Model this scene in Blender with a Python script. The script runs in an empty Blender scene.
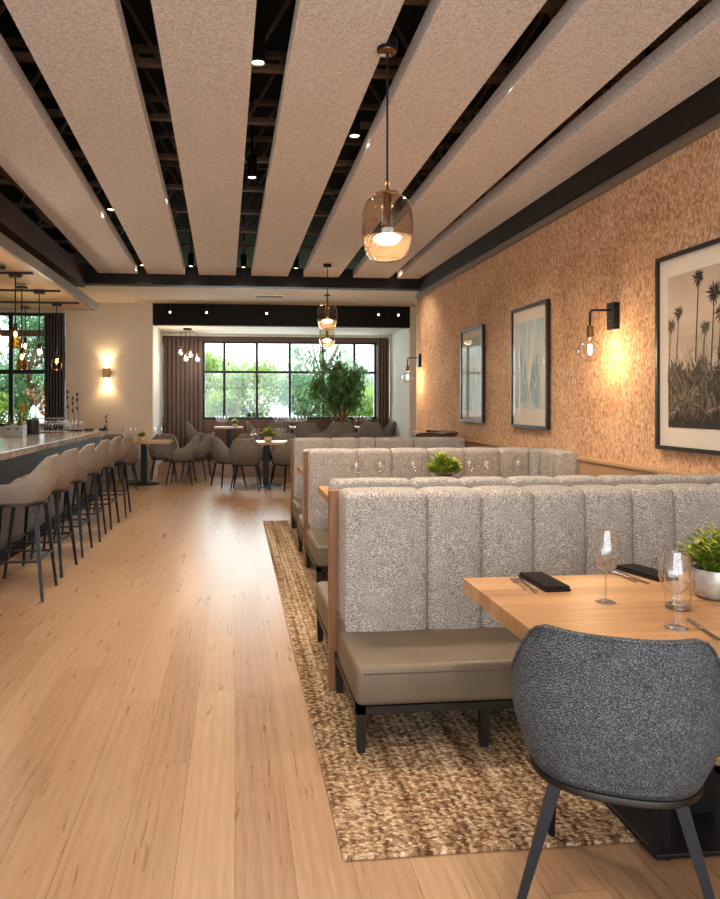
import bpy, bmesh, math, random
from math import sin, cos, pi, radians as R
from mathutils import Vector, Matrix
random.seed(7)
SC = bpy.context.scene
COL = SC.collection

# ------------------------------------------------------------------ materials
def hexc(h, a=1.0):
    h = h.lstrip('#')
    v = [int(h[i:i + 2], 16) / 255 for i in (0, 2, 4)]
    return tuple(((c / 12.92) if c <= 0.04045 else ((c + 0.055) / 1.055) ** 2.4) for c in v) + (a,)

class NT:
    def __init__(s, name):
        s.m = bpy.data.materials.new(name); s.m.use_nodes = True
        s.t = s.m.node_tree; s.t.nodes.clear()
        s.out = s.t.nodes.new('ShaderNodeOutputMaterial')
    def n(s, typ, ins=None, **kw):
        nd = s.t.nodes.new('ShaderNode' + typ)
        for k, v in kw.items(): setattr(nd, k, v)
        for k, v in (ins or {}).items():
            if isinstance(v, bpy.types.NodeSocket): s.t.links.new(v, nd.inputs[k])
            else: nd.inputs[k].default_value = v
        return nd
    def math(s, op, a, b=0.0, c=0.0):
        return s.n('Math', {0: a, 1: b, 2: c}, operation=op).outputs[0]
    def mix(s, f, a, b, blend='MIX'):
        nd = s.n('Mix', None, data_type='RGBA', blend_type=blend)
        for i, v in ((0, f), (6, a), (7, b)):
            if isinstance(v, bpy.types.NodeSocket): s.t.links.new(v, nd.inputs[i])
            else: nd.inputs[i].default_value = v
        return nd.outputs[2]
    def ramp(s, f, stops, interp='LINEAR'):
        nd = s.n('ValToRGB', {0: f}); cr = nd.color_ramp; cr.interpolation = interp
        while len(cr.elements) < len(stops): cr.elements.new(0.5)
        for e, (p, c) in zip(cr.elements, stops):
            e.position = p; e.color = c if len(c) == 4 else tuple(c) + (1,)
        return nd.outputs[0]
    def obj(s): return s.n('TexCoord').outputs['Object']
    def sc(s, v, scale, rot=(0, 0, 0), loc=(0, 0, 0)):
        return s.n('Mapping', {'Vector': v, 'Scale': scale, 'Rotation': rot, 'Location': loc}).outputs[0]
    def noise(s, v, scale, detail=3, rough=0.5, dist=0.0):
        return s.n('TexNoise', {'Vector': v, 'Scale': scale, 'Detail': detail, 'Roughness': rough, 'Distortion': dist})
    def bump(s, h, strength=0.3, distance=0.01, normal=None):
        d = {'Height': h, 'Strength': strength, 'Distance': distance}
        if normal is not None: d['Normal'] = normal
        return s.n('Bump', d).outputs[0]
    def pbr(s, color, rough=0.5, metal=0.0, normal=None, spec=0.5, **kw):
        d = {'Base Color': color, 'Roughness': rough, 'Metallic': metal, 'Specular IOR Level': spec}
        if normal is not None: d['Normal'] = normal
        d.update(kw)
        p = s.n('BsdfPrincipled', d)
        s.t.links.new(p.outputs[0], s.out.inputs[0])
        return s.m

def plain(name, hx, rough=0.5, metal=0.0, var=0.06, scale=20, spec=0.5):
    m = NT(name); c = hexc(hx)
    ns = m.noise(m.obj(), scale, 3).outputs[0]
    lo = tuple(x * (1 - var) for x in c[:3]) + (1,); hi = tuple(min(1, x * (1 + var)) for x in c[:3]) + (1,)
    return m.pbr(m.ramp(ns, [(0.3, lo), (0.7, hi)]), rough, metal, spec=spec)

def wood(name, c1, c2, rough=0.45, axis='X', scale=1.0, board=None, bump=0.12):
    m = NT(name); o = m.obj()
    s = {'X': (1.2, 14, 14), 'Y': (14, 1.2, 14), 'Z': (14, 14, 1.2)}[axis]
    v = m.sc(o, tuple(k * scale for k in s))
    n1 = m.noise(v, 1.6, 5, 0.6, 0.6).outputs[0]
    n2 = m.noise(m.sc(o, tuple(k * scale * 4 for k in s)), 2.0, 3).outputs[0]
    f = m.math('ADD', m.math('MULTIPLY', n1, 0.75), m.math('MULTIPLY', n2, 0.25))
    if board:
        ax = {'X': 0, 'Y': 1, 'Z': 2}[board[0]]
        sp = m.n('SeparateXYZ', {0: o}).outputs[ax]
        wn = m.n('TexWhiteNoise', {'W': m.math('FLOOR', m.math('DIVIDE', sp, board[1]))}, noise_dimensions='1D').outputs[0]
        f = m.math('ADD', f, m.math('MULTIPLY', m.math('SUBTRACT', wn, 0.5), 0.35))
    col = m.ramp(f, [(0.25, hexc(c1)), (0.72, hexc(c2))])
    return m.pbr(col, rough, normal=m.bump(n2, bump, 0.002))

def fabric(name, c1, c2, c3, scale=1.0, bump=0.5, spec=0.25):
    m = NT(name); o = m.obj()
    w = 2 * pi * 95 * scale
    sp = m.n('SeparateXYZ', {0: o}); 
    jit = m.noise(o, 60 * scale, 2).outputs[0]
    hx = m.math('SINE', m.math('ADD', m.math('MULTIPLY', m.math('ADD', sp.outputs[0], sp.outputs[1]), w), m.math('MULTIPLY', jit, 9)))
    hz = m.math('SINE', m.math('ADD', m.math('MULTIPLY', sp.outputs[2], w), m.math('MULTIPLY', jit, 7)))
    weave = m.math('MULTIPLY', hx, hz)
    n1 = m.noise(m.sc(o, (1, 1, 1.5)), 175 * scale, 3, 0.75).outputs[0]
    n2 = m.noise(o, 22 * scale, 3, 0.6).outputs[0]
    f = m.math('ADD', m.math('MULTIPLY', n1, 0.9), m.math('MULTIPLY', n2, 0.1))
    f = m.math('ADD', f, m.math('MULTIPLY', weave, 0.06))
    col = m.ramp(f, [(0.36, hexc(c1)), (0.5, hexc(c2)), (0.65, hexc(c3))])
    h = m.math('ADD', m.math('MULTIPLY', weave, 0.35), n1)
    return m.pbr(col, 0.9, normal=m.bump(h, bump, 0.004), spec=spec)

def floor_mat():
    m = NT('oak_floor'); o = m.obj(); s = m.n('SeparateXYZ', {0: o})
    W, L = 0.19, 2.1
    xs = m.math('DIVIDE', s.outputs[0], W); ix = m.math('FLOOR', xs); fx = m.math('FRACT', xs)
    r1 = m.n('TexWhiteNoise', {'W': ix}, noise_dimensions='1D').outputs[0]
    ys = m.math('ADD', m.math('DIVIDE', s.outputs[1], L), m.math('MULTIPLY', r1, 7.3))
    iy = m.math('FLOOR', ys); fy = m.math('FRACT', ys)
    rid = m.n('TexWhiteNoise', {'Vector': m.n('CombineXYZ', {0: ix, 1: iy}).outputs[0]}, noise_dimensions='2D').outputs[0]
    off = m.n('CombineXYZ', {0: m.math('MULTIPLY', rid, 31.0), 1: m.math('MULTIPLY', rid, 17.0), 2: rid}).outputs[0]
    po = m.n('VectorMath', {0: o, 1: off}, operation='ADD').outputs[0]
    g1 = m.noise(m.sc(po, (16, 1.3, 1)), 1.5, 5, 0.6, 1.2).outputs[0]
    g2 = m.noise(m.sc(po, (160, 5, 1)), 1.5, 3, 0.6).outputs[0]
    ring = m.n('TexWave', {'Vector': m.sc(po, (7, 0.42, 1)), 'Scale': 1.1, 'Distortion': 9.0, 'Detail': 3.0, 'Detail Scale': 1.0}, bands_direction='X').outputs[1]
    f = m.math('ADD', m.math('MULTIPLY', g1, 0.38), m.math('ADD', m.math('MULTIPLY', g2, 0.42), m.math('MULTIPLY', ring, 0.09)))
    f = m.math('ADD', f, m.math('MULTIPLY', m.math('SUBTRACT', rid, 0.5), 0.22))
    col = m.ramp(f, [(0.15, hexc('75553d')), (0.36, hexc('917053')), (0.58, hexc('a18263')), (0.8, hexc('b09475'))])
    kn = m.n('TexVoronoi', {'Vector': m.sc(po, (2.2, 0.75, 1)), 'Scale': 1.0}).outputs[0]
    col = m.mix(m.math('MULTIPLY', m.math('LESS_THAN', kn, 0.007), 0.4), col, hexc('5a3d25'))
    ex = m.math('MINIMUM', fx, m.math('SUBTRACT', 1.0, fx)); ey = m.math('MULTIPLY', m.math('MINIMUM', fy, m.math('SUBTRACT', 1.0, fy)), L / W)
    e = m.math('MINIMUM', ex, ey)
    seam = m.math('LESS_THAN', e, 0.009)
    col = m.mix(m.math('MULTIPLY', seam, 0.5), col, hexc('4f3822'))
    h = m.math('SUBTRACT', m.math('MULTIPLY', g2, 0.25), seam)
    rg = m.math('ADD', 0.225, m.math('MULTIPLY', g1, 0.14))
    return m.pbr(col, rg, normal=m.bump(h, 0.16, 0.003), spec=0.5)

def felt_mat():
    m = NT('ceiling_felt'); o = m.obj()
    n = m.noise(o, 70, 4, 0.75).outputs[0]; n2 = m.noise(o, 160, 2, 0.7).outputs[0]
    f = m.math('ADD', m.math('MULTIPLY', n, 0.6), m.math('MULTIPLY', n2, 0.4))
    col = m.ramp(f, [(0.37, hexc('aaa39f')), (0.51, hexc('dbd5d1')), (0.63, hexc('f2eeeb'))])
    return m.pbr(col, 0.95, normal=m.bump(f, 0.35, 0.004), spec=0.1)

def bark_mat():
    m = NT('cork_bark_wall'); o = m.obj()
    d = m.noise(o, 9, 3, 0.6).outputs[1]
    dv = m.n('VectorMath', {0: m.n('VectorMath', {0: d, 1: (0.5, 0.5, 0.5)}, operation='SUBTRACT').outputs[0], 1: (0.09, 0.09, 0.09)}, operation='MULTIPLY').outputs[0]
    v = m.n('VectorMath', {0: o, 1: dv}, operation='ADD').outputs[0]
    vo = m.n('TexVoronoi', {'Vector': m.sc(v, (60, 74, 36)), 'Scale': 1.0, 'Randomness': 1.0})
    c1 = m.n('SeparateColor', {0: vo.outputs['Color']}).outputs[0]
    fine = m.noise(m.sc(o, (1, 1, 0.45)), 130, 4, 0.7).outputs[0]
    big = m.noise(o, 2.3, 3).outputs[0]
    f = m.math('ADD', m.math('MULTIPLY', c1, 0.5), m.math('ADD', m.math('MULTIPLY', fine, 0.55), m.math('MULTIPLY', m.math('SUBTRACT', big, 0.5), 0.35)))
    col = m.ramp(f, [(0.2, hexc('996e4f')), (0.40, hexc('c99c76')), (0.62, hexc('dcb18c')), (0.86, hexc('efd3b2'))])
    pit = m.noise(m.sc(v, (1, 1.3, 0.7)), 58, 4, 0.65).outputs[0]
    pm = m.ramp(pit, [(0.61, (0, 0, 0, 1)), (0.68, (1, 1, 1, 1))])
    col = m.mix(m.math('MULTIPLY', pm, 0.8), col, hexc('4a2f1c'))
    h = m.math('ADD', m.math('MULTIPLY', c1, 0.5), m.math('SUBTRACT', m.math('MULTIPLY', fine, 0.6), m.math('MULTIPLY', pm, 1.0)))
    return m.pbr(col, 0.8, normal=m.bump(h, 0.8, 0.012), spec=0.2)

def rug_mat():
    m = NT('braided_jute'); o = m.obj()
    n0 = m.noise(o, 26, 2).outputs[1]
    dv = m.n('VectorMath', {0: m.n('VectorMath', {0: n0, 1: (0.5, 0.5, 0.5)}, operation='SUBTRACT').outputs[0], 1: (0.018, 0.018, 0)}, operation='MULTIPLY').outputs[0]
    v = m.n('VectorMath', {0: o, 1: dv}, operation='ADD').outputs[0]
    vo = m.n('TexVoronoi', {'Vector': m.sc(v, (58, 84, 1), rot=(0, 0, 0.45)), 'Scale': 1.0, 'Randomness': 0.75}, voronoi_dimensions='2D')
    sc = m.n('SeparateColor', {0: vo.outputs['Color']})
    s = m.n('SeparateXYZ', {0: o})
    row = m.noise(m.n('CombineXYZ', {0: m.math('MULTIPLY', s.outputs[0], 12.0), 1: m.math('MULTIPLY', s.outputs[1], 0.35)}).outputs[0], 1.0, 2, 0.7).outputs[0]
    fib = m.noise(m.sc(o, (1, 2.4, 1), rot=(0, 0, 0.5)), 120, 4, 0.75).outputs[0]
    f = m.math('ADD', m.math('MULTIPLY', sc.outputs[0], 0.34), m.math('MULTIPLY', row, 0.75))
    f = m.math('ADD', f, m.math('MULTIPLY', m.math('SUBTRACT', fib, 0.5), 1.1))
    f = m.math('ADD', f, m.math('MULTIPLY', m.math('SINE', m.math('MULTIPLY', s.outputs[0], 2 * pi / 0.034)), 0.05))
    col = m.ramp(f, [(0.24, hexc('3a271a')), (0.40, hexc('6b4f38')), (0.53, hexc('95775a')), (0.66, hexc('b99d7d')), (0.84, hexc('dcc9ac'))])
    dist = vo.outputs['Distance']
    col = m.mix(m.ramp(dist, [(0.45, (0, 0, 0, 1)), (0.85, (0.6, 0.6, 0.6, 1))]), col, hexc('3a281b'))
    h = m.math('ADD', m.math('SUBTRACT', 1.0, dist), m.math('MULTIPLY', fib, 0.35))
    return m.pbr(col, 0.95, normal=m.bump(h, 0.9, 0.012), spec=0.1)

def thin_glass(name, tint='ffffff', edge='c8ccd0', refl=1.0, rough=0.0):
    m = NT(name)
    lw = m.n('LayerWeight', {'Blend': 0.28}).outputs['Facing']
    tc = m.mix(m.ramp(lw, [(0.3, (0, 0, 0, 1)), (0.92, (1, 1, 1, 1))]), hexc(tint), hexc(edge))
    tr = m.n('BsdfTransparent', {0: tc}).outputs[0]
    gl = m.n('BsdfGlossy', {0: (1, 1, 1, 1), 'Roughness': rough}).outputs[0]
    fc = m.n('LayerWeight', {'Blend': 0.5}).outputs['Facing']
    fr = m.math('ADD', 0.035, m.math('MULTIPLY', m.math('POWER', fc, 5.0), 0.9))
    fac = m.math('MINIMUM', m.math('MULTIPLY', fr, refl), 0.9)
    mx = m.n('MixShader', {0: fac, 1: tr, 2: gl}).outputs[0]
    m.t.links.new(mx, m.out.inputs[0])
    return m.m

def emit(name, hx, strength):
    m = NT(name); e = m.n('Emission', {0: hexc(hx), 1: strength})
    m.t.links.new(e.outputs[0], m.out.inputs[0]); return m.m

def leafmat(name, c1, c2, rough=0.5, trans=0.35, scale=30):
    m = NT(name); o = m.obj()
    n = m.noise(o, scale, 2, 0.7).outputs[0]
    col = m.ramp(n, [(0.3, hexc(c1)), (0.7, hexc(c2))])
    p = m.n('BsdfPrincipled', {'Base Color': col, 'Roughness': rough, 'Specular IOR Level': 0.35}).outputs[0]
    t = m.n('BsdfTranslucent', {0: col}).outputs[0]
    mx = m.n('MixShader', {0: trans, 1: p, 2: t}).outputs[0]
    m.t.links.new(mx, m.out.inputs[0]); return m.m

def art_mat(name, stops, sx, sz, seed):
    m = NT(name); o = m.obj()
    n = m.noise(m.sc(o, (1, sx, sz), loc=(seed, seed, seed)), 1.0, 4, 0.55, 0.8).outputs[0]
    z = m.n('SeparateXYZ', {0: o}).outputs[2]
    f = m.math('SUBTRACT', n, m.math('MULTIPLY', m.math('ABSOLUTE', m.math('ADD', z, 0.12)), 0.35))
    return m.pbr(m.ramp(f, stops), 0.6, spec=0.2)

M = {}
M['floor'] = floor_mat(); M['felt'] = felt_mat(); M['bark'] = bark_mat(); M['rug'] = rug_mat()
M['plaster'] = plain('warm_plaster', 'cdbfad', 0.85, var=0.03, scale=4)
M['white_wall'] = plain('white_plaster', 'd9d6cf', 0.85, var=0.02, scale=4)
M['soffit'] = plain('soffit_paint', 'd8cbbb', 0.8, var=0.02, scale=4)
M['black'] = plain('black_paint', '0f0c0a', 0.8, var=0.2, spec=0.2)
M['void'] = plain('dark_void_paint', '0d0b0a', 0.9, var=0.2)
M['joist'] = plain('joist_steel', '6a5240', 0.6, var=0.25)
M['steel'] = plain('dark_steel_beam', '19120d', 0.6, var=0.3, scale=6, spec=0.25)
M['rust'] = plain('brown_steel_beam', '45291a', 0.6, var=0.4, scale=5, spec=0.25)
M['metal_black'] = plain('black_metal', '17171a', 0.38, metal=0.5)
M['metal_dark'] = plain('dark_bronze_metal', '2b2724', 0.4, metal=0.6)
M['bronze'] = plain('bronze_metal', '7a5a3a', 0.35, metal=0.9)
M['brass'] = plain('aged_brass', '9a7648', 0.35, metal=0.9)
M['grey_metal'] = plain('grey_metal_edge', '8d8279', 0.45, metal=0.6)
M['chrome'] = plain('cutlery_steel', 'b8b2a8', 0.2, metal=1.0)
M['oak'] = wood('oak_post', '75502f', '8a5f38', axis='Z')
M['oak_dark'] = wood('walnut_slat', '4a3120', '6f4c33', axis='Z')
M['slat_dark'] = wood('dark_slat', '21160f', '3a281c', axis='Z')
M['table_wood'] = wood('table_oak', '936a45', 'bf9468', rough=0.36, axis='X', board=('Y', 0.11))
M['ledge_wood'] = wood('wainscot_oak', 'a4835f', 'bd9a73', axis='Y', scale=0.6)
M['plank'] = wood('canopy_plank', 'b08a66', 'd0ab86', axis='Y', board=('X', 0.14))
M['barfront'] = wood('bar_front_wood', '3c3029', '6a5749', axis='Z', board=('Y', 0.3))
M['tweed'] = fabric('booth_tweed', '645e59', '9b948e', 'd3cec8', 0.72, 0.6)
M['tweed_seat'] = NT('taupe_leather')
_m = M['tweed_seat']; _n = _m.noise(_m.obj(), 90, 3).outputs[0]; _n2 = _m.noise(_m.obj(), 3, 2).outputs[0]
M['leather'] = _m.pbr(_m.ramp(_n2, [(0.3, hexc('5d5143')), (0.7, hexc('6d5f4c'))]), 0.5, normal=_m.bump(_n, 0.08, 0.002), spec=0.4)
M['chair_fabric'] = fabric('chair_tweed', '282b2f', '44484d', '7f848a', 1.05, 0.7)
M['grey_fabric'] = fabric('grey_tweed', '55504a', '716b63', '8c857c', 0.8, 0.3)
M['stool_fabric'] = fabric('taupe_tweed', '6b6259', '867b71', 'a0958a', 0.8, 0.35)
M['glass'] = thin_glass('clear_glass', 'fafafa', '8a8682', 3.2)
M['glass_thick'] = thin_glass('thick_glass', 'f2f2f2', '6f6c68', 4.0)
M['pane'] = thin_glass('window_glass', 'f6fbfb', 'e6f0f0', 0.7)
M['smoke'] = thin_glass('smoked_glass', 'ebe0d3', '94806d', 1.7)
M['picture_glass'] = thin_glass('picture_glass', 'ffffff', 'f4f4f4', 0.12)
M['amber'] = thin_glass('amber_glass', 'd9a860', '8a5a24', 1.4)
_m = NT('frosted_bowl'); _t = _m.n('BsdfTransparent', {0: hexc('f2dfc6')}).outputs[0]
_d = _m.n('BsdfTranslucent', {0: hexc('f5e2c8')}).outputs[0]
_m.t.links.new(_m.n('MixShader', {0: 0.14, 1: _t, 2: _d}).outputs[0], _m.out.inputs[0]); M['frost'] = _m.m
M['bulb'] = emit('filament_glow', 'ffc98a', 22)
M['bulb_soft'] = emit('lamp_disc_glow', 'ffd9a8', 9)
M['lens'] = emit('downlight_glow', 'ffd9ae', 14)
M['counter'] = NT('stone_counter')
_m = M['counter']; _n = _m.noise(_m.obj(), 5, 6, 0.65, 0.8).outputs[0]
M['counter'] = _m.pbr(_m.ramp(_n, [(0.3, hexc('6f6862')), (0.55, hexc('a09890')), (0.75, hexc('c0b8ae'))]), 0.16, spec=0.6)
M['apron'] = plain('bar_apron_panel', '3a4048', 0.45, metal=0.3, var=0.2, scale=3)
M['napkin'] = plain('charcoal_napkin', '211c1b', 0.9, var=0.15, scale=60, spec=0.15)
M['pot'] = NT('glazed_pot'); _m = M['pot']; _n = _m.noise(_m.obj(), 26, 4, 0.6).outputs[0]
M['pot'] = _m.pbr(_m.ramp(_n, [(0.3, hexc('8d8781')), (0.7, hexc('bcb6ae'))]), 0.35, 0.35)
M['terracotta'] = plain('cream_pot', 'b9a88c', 0.6)
M['piping'] = plain('dark_piping', '463b30', 0.6)
M['leaf'] = leafmat('boxwood_leaf', '4c6a1e', '8fa83c', scale=40)
M['leaf_y'] = leafmat('new_leaf', '9fa83a', 'd2c860', scale=40)
M['leaf_tree'] = leafmat('indoor_leaf', '3d6433', '7d9f5b', 0.4, 0.4, 10)
M['leaf_far'] = leafmat('garden_leaf', '86a552', 'c6da88', 0.7, 0.5, 1.2)
M['leaf_far2'] = leafmat('grey_garden_leaf', '5f8a63', '9fc29a', 0.7, 0.5, 1.2)
M['leaf_pale'] = leafmat('pale_garden_leaf', '9db59a', 'cfdccb', 0.7, 0.5, 1.2)
M['soil'] = plain('potting_soil', '2a1e15', 0.95, var=0.4)
M['bark_tree'] = plain('tree_bark', '7a5c40', 0.85, var=0.3, scale=12)
M['lawn'] = plain('garden_lawn', '8aa05a', 0.95, var=0.3, scale=3)
M['mat_board'] = plain('cream_mat_board', 'd8ccbd', 0.85, var=0.02)
M['frame_black'] = plain('black_frame', '1a1512', 0.4)
M['sepia_sky'] = art_mat('sepia_sky', [(0.2, hexc('a8937f')), (0.55, hexc('c9b7a4')), (0.8, hexc('d4c4b2'))], 1.2, 2.5, 3)
M['sepia_a'] = plain('sepia_ink_dark', '241a12', 0.6, var=0.3)
M['sepia_b'] = plain('sepia_ink_mid', '46372a', 0.6, var=0.3)
M['sepia_c'] = plain('sepia_ink_light', '857361', 0.6, var=0.25)
M['blue_art'] = art_mat('pale_blue_wash', [(0.3, hexc('a9b9ba')), (0.45, hexc('c7c9c0')), (0.62, hexc('d6d0c2')), (0.8, hexc('e2dacb'))], 7, 1.6, 11)
M['green_art'] = art_mat('pale_green_wash', [(0.3, hexc('a9b8a2')), (0.45, hexc('c6cbb5')), (0.62, hexc('d9d2bd')), (0.8, hexc('e3d9c6'))], 5, 1.4, 23)
M['teal_ink'] = plain('pale_teal_ink', '7fa3ab', 0.7, var=0.15)
M['green_ink'] = plain('pale_green_ink', '8fae93', 0.7, var=0.15)
M['ochre'] = plain('dried_flower', 'b98a3c', 0.9, var=0.3)
M['white_petal'] = plain('white_petal', 'e0d8c8', 0.8)
M['bud'] = plain('dark_bud', '3a2a22', 0.8)
M['vase_dark'] = plain('charcoal_vase', '23252a', 0.5)
M['caddy'] = plain('grey_caddy', '8f8a84', 0.4, metal=0.4)
M['liquor'] = plain('brown_bottle', '4a2c18', 0.15)

# ------------------------------------------------------------------ mesh helpers
def link(name, bm, mat, parent=None, smooth=False, loc=None, angle=None):
    me = bpy.data.meshes.new(name)
    bm.normal_update(); bm.to_mesh(me); bm.free()
    for mm in (mat if isinstance(mat, (list, tuple)) else [mat]): me.materials.append(mm)
    if smooth:
        for p in me.polygons: p.use_smooth = True
        if angle:
            try: me.set_sharp_from_angle(angle=R(angle))
            except Exception: pass
    o = bpy.data.objects.new(name, me); COL.objects.link(o)
    if parent is not None: o.parent = parent
    if loc: o.location = loc
    return o

def tag(o, label, cat, group=None, kind=None):
    o['label'] = label; o['category'] = cat
    if group: o['group'] = group
    if kind: o['kind'] = kind
    return o

def thing(name, label, cat, loc=(0, 0, 0), rz=0.0, group=None):
    o = bpy.data.objects.new(name, None); COL.objects.link(o)
    o.empty_display_size = 0.1
    o.location = loc; o.rotation_euler = (0, 0, rz)
    return tag(o, label, cat, group)

def struct(name, bm, mat, parent=None, smooth=False):
    o = link(name, bm, mat, parent, smooth)
    if parent is None: o['kind'] = 'structure'
    return o

KIDS = {}
def dup(root, loc, rz=0.0, label=None, group=None, scale=None):
    def cp(o, par):
        c = o.copy(); COL.objects.link(c)
        if par is not None: c.parent = par
        for ch in [k for k in o.children]: cp(ch, c)
        return c
    r = cp(root, None)
    r.location = loc; r.rotation_euler = (0, 0, rz)
    if scale: r.scale = (scale,) * 3
    if label: r['label'] = label
    if group: r['group'] = group
    return r

def BM(): return bmesh.new()

def box(bm, x0, y0, z0, x1, y1, z1, bev=0.0, seg=2, mi=0):
    vs = [bm.verts.new((x, y, z)) for x in (x0, x1) for y in (y0, y1) for z in (z0, z1)]
    idx = [(0, 1, 3, 2), (4, 6, 7, 5), (0, 4, 5, 1), (2, 3, 7, 6), (0, 2, 6, 4), (1, 5, 7, 3)]
    fs = [bm.faces.new([vs[i] for i in f]) for f in idx]
    for f in fs: f.material_index = mi
    if bev > 0:
        es = {e for f in fs for e in f.edges}
        r = bmesh.ops.bevel(bm, geom=list(es) + vs, offset=bev, segments=seg, profile=0.5, affect='EDGES')
    return bm

def b1(*a, **k): return box(BM(), *a, **k)

def tube(bm, pts, rad, seg=10, mi=0, cap=True):
    pts = [Vector(p) for p in pts]; n = len(pts)
    rads = rad if isinstance(rad, (list, tuple)) else [rad] * n
    prev = None; rings = []
    for i, p in enumerate(pts):
        d = (pts[min(i + 1, n - 1)] - pts[max(i - 1, 0)]).normalized()
        if prev is None:
            a = Vector((0, 0, 1)) if abs(d.z) < 0.9 else Vector((1, 0, 0))
            u = d.cross(a).normalized()
        else:
            u = (prev - d * prev.dot(d)).normalized()
        prev = u; w = d.cross(u)
        rings.append([bm.verts.new(p + (u * cos(2 * pi * k / seg) + w * sin(2 * pi * k / seg)) * rads[i]) for k in range(seg)])
    for a, b in zip(rings, rings[1:]):
        for k in range(seg):
            f = bm.faces.new((a[k], a[(k + 1) % seg], b[(k + 1) % seg], b[k])); f.material_index = mi
    if cap:
        for r, rev in ((rings[0], True), (rings[-1], False)):
            f = bm.faces.new(r[::-1] if rev else r); f.material_index = mi
    return bm

def lathe(bm, prof, seg=24, c=(0, 0, 0), mi=0):
    rings = []
    for r, z in prof:
        if r < 1e-5: rings.append([bm.verts.new((c[0], c[1], c[2] + z))])
        else: rings.append([bm.verts.new((c[0] + r * cos(2 * pi * k / seg), c[1] + r * sin(2 * pi * k / seg), c[2] + z)) for k in range(seg)])
    for a, b in zip(rings, rings[1:]):
        for k in range(seg):
            k2 = (k + 1) % seg
            if len(a) == 1 and len(b) == 1: continue
            if len(a) == 1: f = bm.faces.new((a[0], b[k2], b[k]))
            elif len(b) == 1: f = bm.faces.new((a[k], a[k2], b[0]))
            else: f = bm.faces.new((a[k], a[k2], b[k2], b[k]))
            f.material_index = mi
    return bm

def bar(bm, p0, p1, w0, w1, mi=0):
    """square bar tapering from width w0 at p0 to w1 at p1"""
    p0, p1 = Vector(p0), Vector(p1); d = (p1 - p0).normalized()
    a = Vector((0, 1, 0)) if abs(d.y) < 0.9 else Vector((1, 0, 0))
    u = d.cross(a).normalized(); w = d.cross(u).normalized()
    rs = []
    for p, s in ((p0, w0), (p1, w1)):
        rs.append([bm.verts.new(p + u * s / 2 * i + w * s / 2 * j) for i, j in ((-1, -1), (1, -1), (1, 1), (-1, 1))])
    for k in range(4):
        bm.faces.new((rs[0][k], rs[0][(k + 1) % 4], rs[1][(k + 1) % 4], rs[1][k])).material_index = mi
    bm.faces.new(rs[0][::-1]).material_index = mi; bm.faces.new(rs[1]).material_index = mi
    return bm

def leaf(bm, p, d, up, L, W, droop=0.25, mi=0):
    """a pointed, folded leaf of length L from p along d"""
    d = Vector(d).normalized(); s = d.cross(Vector(up))
    if s.length < 1e-4: s = d.cross(Vector((1, 0, 0)))
    s.normalize(); u = s.cross(d)
    a = bm.verts.new(p); m1 = Vector(p) + d * L * 0.45 - u * L * droop * 0.25
    l = bm.verts.new(m1 + s * W / 2 + u * W * 0.15); r = bm.verts.new(m1 - s * W / 2 + u * W * 0.15)
    c = bm.verts.new(m1); t = bm.verts.new(Vector(p) + d * L * 0.96 - u * L * droop)
    for f in ((a, c, l), (c, t, l), (a, r, c), (c, r, t)): bm.faces.new(f).material_index = mi

def rnd_dir(rng):
    z = rng.uniform(-1, 1); t = rng.uniform(0, 2 * pi); r = math.sqrt(1 - z * z)
    return Vector((r * cos(t), r * sin(t), z))

def supere(phi, a, b, n):
    s, c = sin(phi), cos(phi)
    return (a * math.copysign(abs(s) ** (2 / n), s), -b * math.copysign(abs(c) ** (2 / n), c))

def smooth(x): x = max(0, min(1, x)); return x * x * (3 - 2 * x)

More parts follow.
